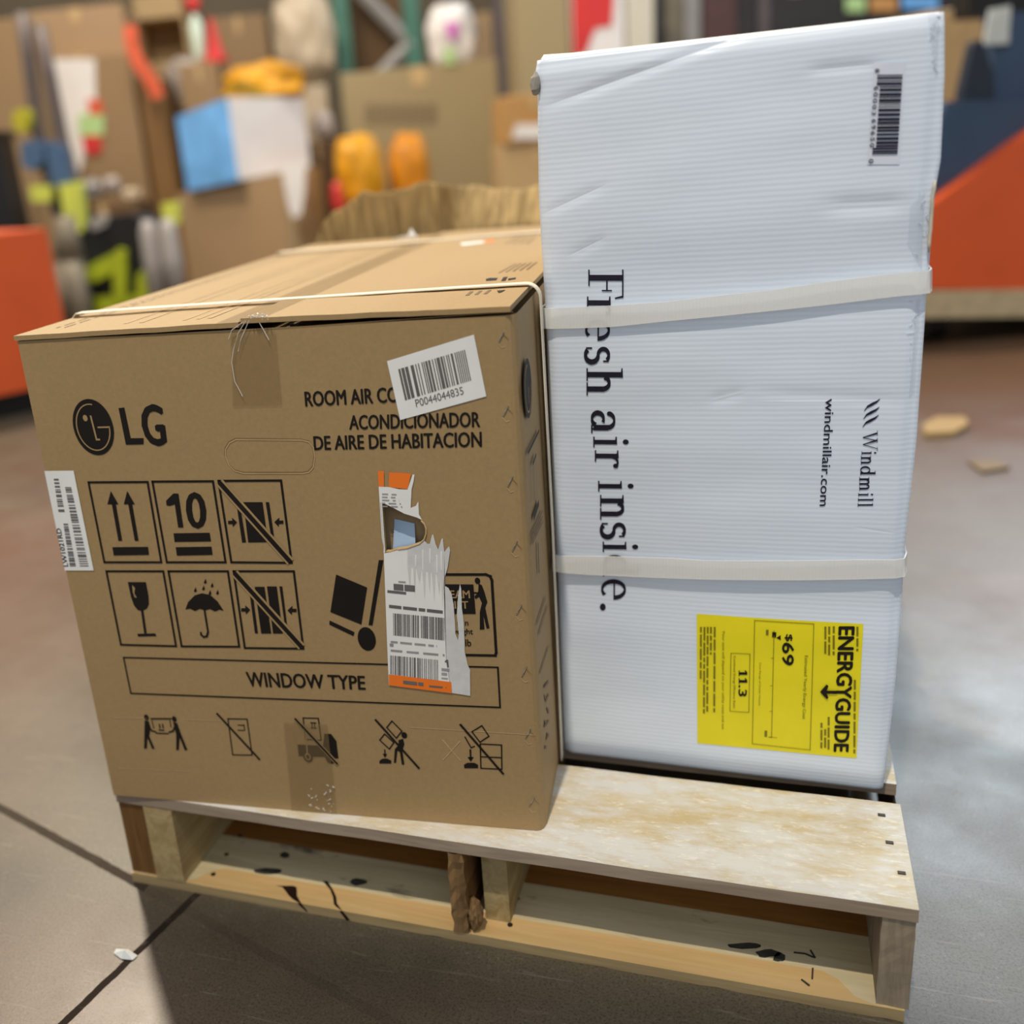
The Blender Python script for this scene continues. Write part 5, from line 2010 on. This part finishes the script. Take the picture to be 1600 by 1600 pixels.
# --- left machine: orange housing on a dark base
Dl = 3.35
tl = thing('electric_pallet_truck', floor_pt(20, 690), 'orange painted machine housing at the left frame edge beside the brown carton', 'truck')
t = tl
p = W(82, 365, Dl + .15)
e1 = (Matrix.Rotation(math.radians(38), 3, 'Z') @ HE)
f1 = (Matrix.Rotation(math.radians(38), 3, 'Z') @ HF)
zt = W(40, 364, Dl - .1).z
o = Vector((p.x, p.y, .085)) - e1 * 1.1
mb = MB()
prof_ = [Vector((0, 0)), Vector((1.06, 0)), Vector((1.09, .01)), Vector((1.1, .05)), Vector((1.1, .6)), Vector((0, .6))]
mb.prism([o + e1 * q.x + f1 * q.y for q in prof_], Z * (zt - .085))
mb.build('housing', M['orangep'], tl, bevel=.02)
mb = MB()
mb.box(o + Z * -.083 + e1 * .04 + f1 * .05, e1 * .99, f1 * .5, Z * .085)
mb.build('dark_base', M['black'], tl)

# --- grey splayed stand
t = thing('steel_stand', floor_pt(100, 500), 'olive grey steel stand with splayed legs between the orange housing and the lime machine', 'stand')
mb = MB()
hub = W(108, 400, 5.3)
mb.tube([W(100, 338, 5.3), W(106, 372, 5.3), hub], [.05, .06, .075], 0, 10)
mb.build('column', M['olive'], t, smooth=True)
for (x, y, dd) in ((78, 500, -.1), (130, 500, -.1), (106, 470, .3)):
    mb = MB()
    g = W(x, y, 5.3 + dd)
    g = Vector((g.x, g.y, .03))
    mb.tube([hub - Z * .02, hub.lerp(g, .45) + Z * .12 * 0, g], [.07, .055, .05], 0, 10)
    mb.build('leg', M['olive'], t, smooth=True)

# --- black and lime yard machine with folded handle
Dy = 5.7
gp = W(205, 480, Dy)
t = thing('yard_machine', Vector((gp.x, gp.y, 0)), 'black and lime green wheeled yard machine with a long folded handle', 'machine')


def ypart(name, pts, D, depth, mat, bev=.02):
    mb = MB()
    mb.prism([W(x, y, D) for x, y in pts], HF * depth)
    return mb.build(name, mat, t, bevel=bev)


ypart('motor_housing', [(112, 372), (130, 352), (172, 338), (205, 334), (228, 350), (232, 470), (120, 470)], Dy, .45, M['black'], .03)
ypart('deck', [(118, 492), (120, 466), (236, 462), (240, 490)], Dy - .05, .6, M['lime'], .02)
ypart('frame', [(130, 440), (132, 418), (176, 396), (186, 388), (196, 392), (198, 470), (178, 470), (176, 426), (150, 440)], Dy - .06, .05, M['lime'], .01)
ypart('frame', [(213, 440), (216, 426), (236, 420), (240, 462), (214, 462)], Dy - .05, .05, M['lime'], .01)
ypart('handle_grip', [(92, 288), (122, 284), (128, 330), (130, 362), (108, 366), (98, 330)], Dy - .04, .12, M['paleplime'], .02)
ypart('handle_grip', [(46, 290), (80, 290), (80, 315), (50, 316)], Dy - .04, .12, M['paleplime'], .02)
ypart('knob', [(22, 172), (40, 168), (46, 186), (40, 206), (24, 206), (18, 190)], Dy - .04, .1, plain('yellow_olive_plastic', lin((176, 168, 40)), .5, .4), .02)
ypart('battery_pack', [(32, 222), (64, 218), (70, 250), (50, 268), (34, 258)], Dy - .03, .14, M['denim'], .02)
ypart('battery_pack', [(72, 220), (96, 226), (108, 288), (84, 292), (74, 262)], Dy - .03, .14, M['denim'], .02)
ypart('motor_cover', [(136, 352), (150, 336), (168, 338), (166, 352), (146, 360)], Dy - .03, .1, M['greypl'], .02)
for pl in (((34, 20), (44, 90), (58, 200), (90, 330), (118, 400)), ((62, 40), (78, 120), (98, 220), (128, 330), (150, 380))):
    mb = MB()
    mb.tube([W(x, y, Dy + .1) for x, y in pl], .035, 0, 8)
    mb.build('handle_bar', M['steelgrey'], t, smooth=True)
for (x, y) in ((232, 352), (262, 350)):
    mb = MB()
    mb.tube([W(x - 2, y - 8, Dy - .08), W(x, y + 10, Dy - .08), W(x + 8, y + 60, Dy - .1), W(x + 14, y + 112, Dy - .1)], [.03, .05, .055, .05], 0, 10)
    mb.build('strut', M['greypl'], t, smooth=True)
ypart('side_panel', [(252, 318), (276, 316), (280, 350), (256, 352)], Dy - .02, .1, M['paleplime'], .02)
for (x, d) in ((140, .0), (262, .0), (140, .5), (262, .5)):
    mb = MB()
    c = W(x, 470, Dy + d)
    c = Vector((c.x, c.y, .105))
    mb.disc(c, HE, .10, .07)
    mb.disc(c, HE, .05, .09)
    mb.build('wheel', M['black'], t)
carton('kraft_carton', 'dim brown carton behind the handle at the far left edge', 6.9, -60, 56, 30, None, .3, BK[1])
p = W(8, 300, 5.9)
b_ = Vector((p.x, p.y, 0)) - HE * .3
t = thing('black_bin', b_ + HE * .16 + HF * .15, 'tall black bin at the left frame edge behind the orange housing', 'bin')
mb = MB()
zt = W(8, 212, 5.9).z
mb.prism([b_ + HE * .02 + HF * .02, b_ + HE * .31 + HF * .02, b_ + HE * .31 + HF * .30, b_ + HE * .02 + HF * .30], Z * zt)
mb.build('bin_body', M['black'], t, bevel=.015)
mb = MB()
mb.box(b_ + Z * (zt + .001), HE * .33, HF * .32, Z * .03)
mb.build('bin_lid', M['black'], t, bevel=.008)
t, o, e, f, w_, zq = carton('kraft_carton', 'low dim brown carton behind the yard machine', 6.6, 120, 232, 318, None, .4, BK[4])
for i, (x, y, rx, ry, mt, lab) in enumerate(((146, 296, 14, 16, M['greypl'], 'grey plastic lump on the low dim carton, left'), (176, 290, 13, 14, M['greybag'], 'pale plastic lump on the low dim carton, middle'),
                                            (206, 306, 14, 12, M['wrap'], 'beige plastic lump on the low dim carton, right'))):
    lump('packing_bag', lab, 6.78, x, y, rx, ry, mt, 'bag', .07, 41 + i, z0=zq + .003)
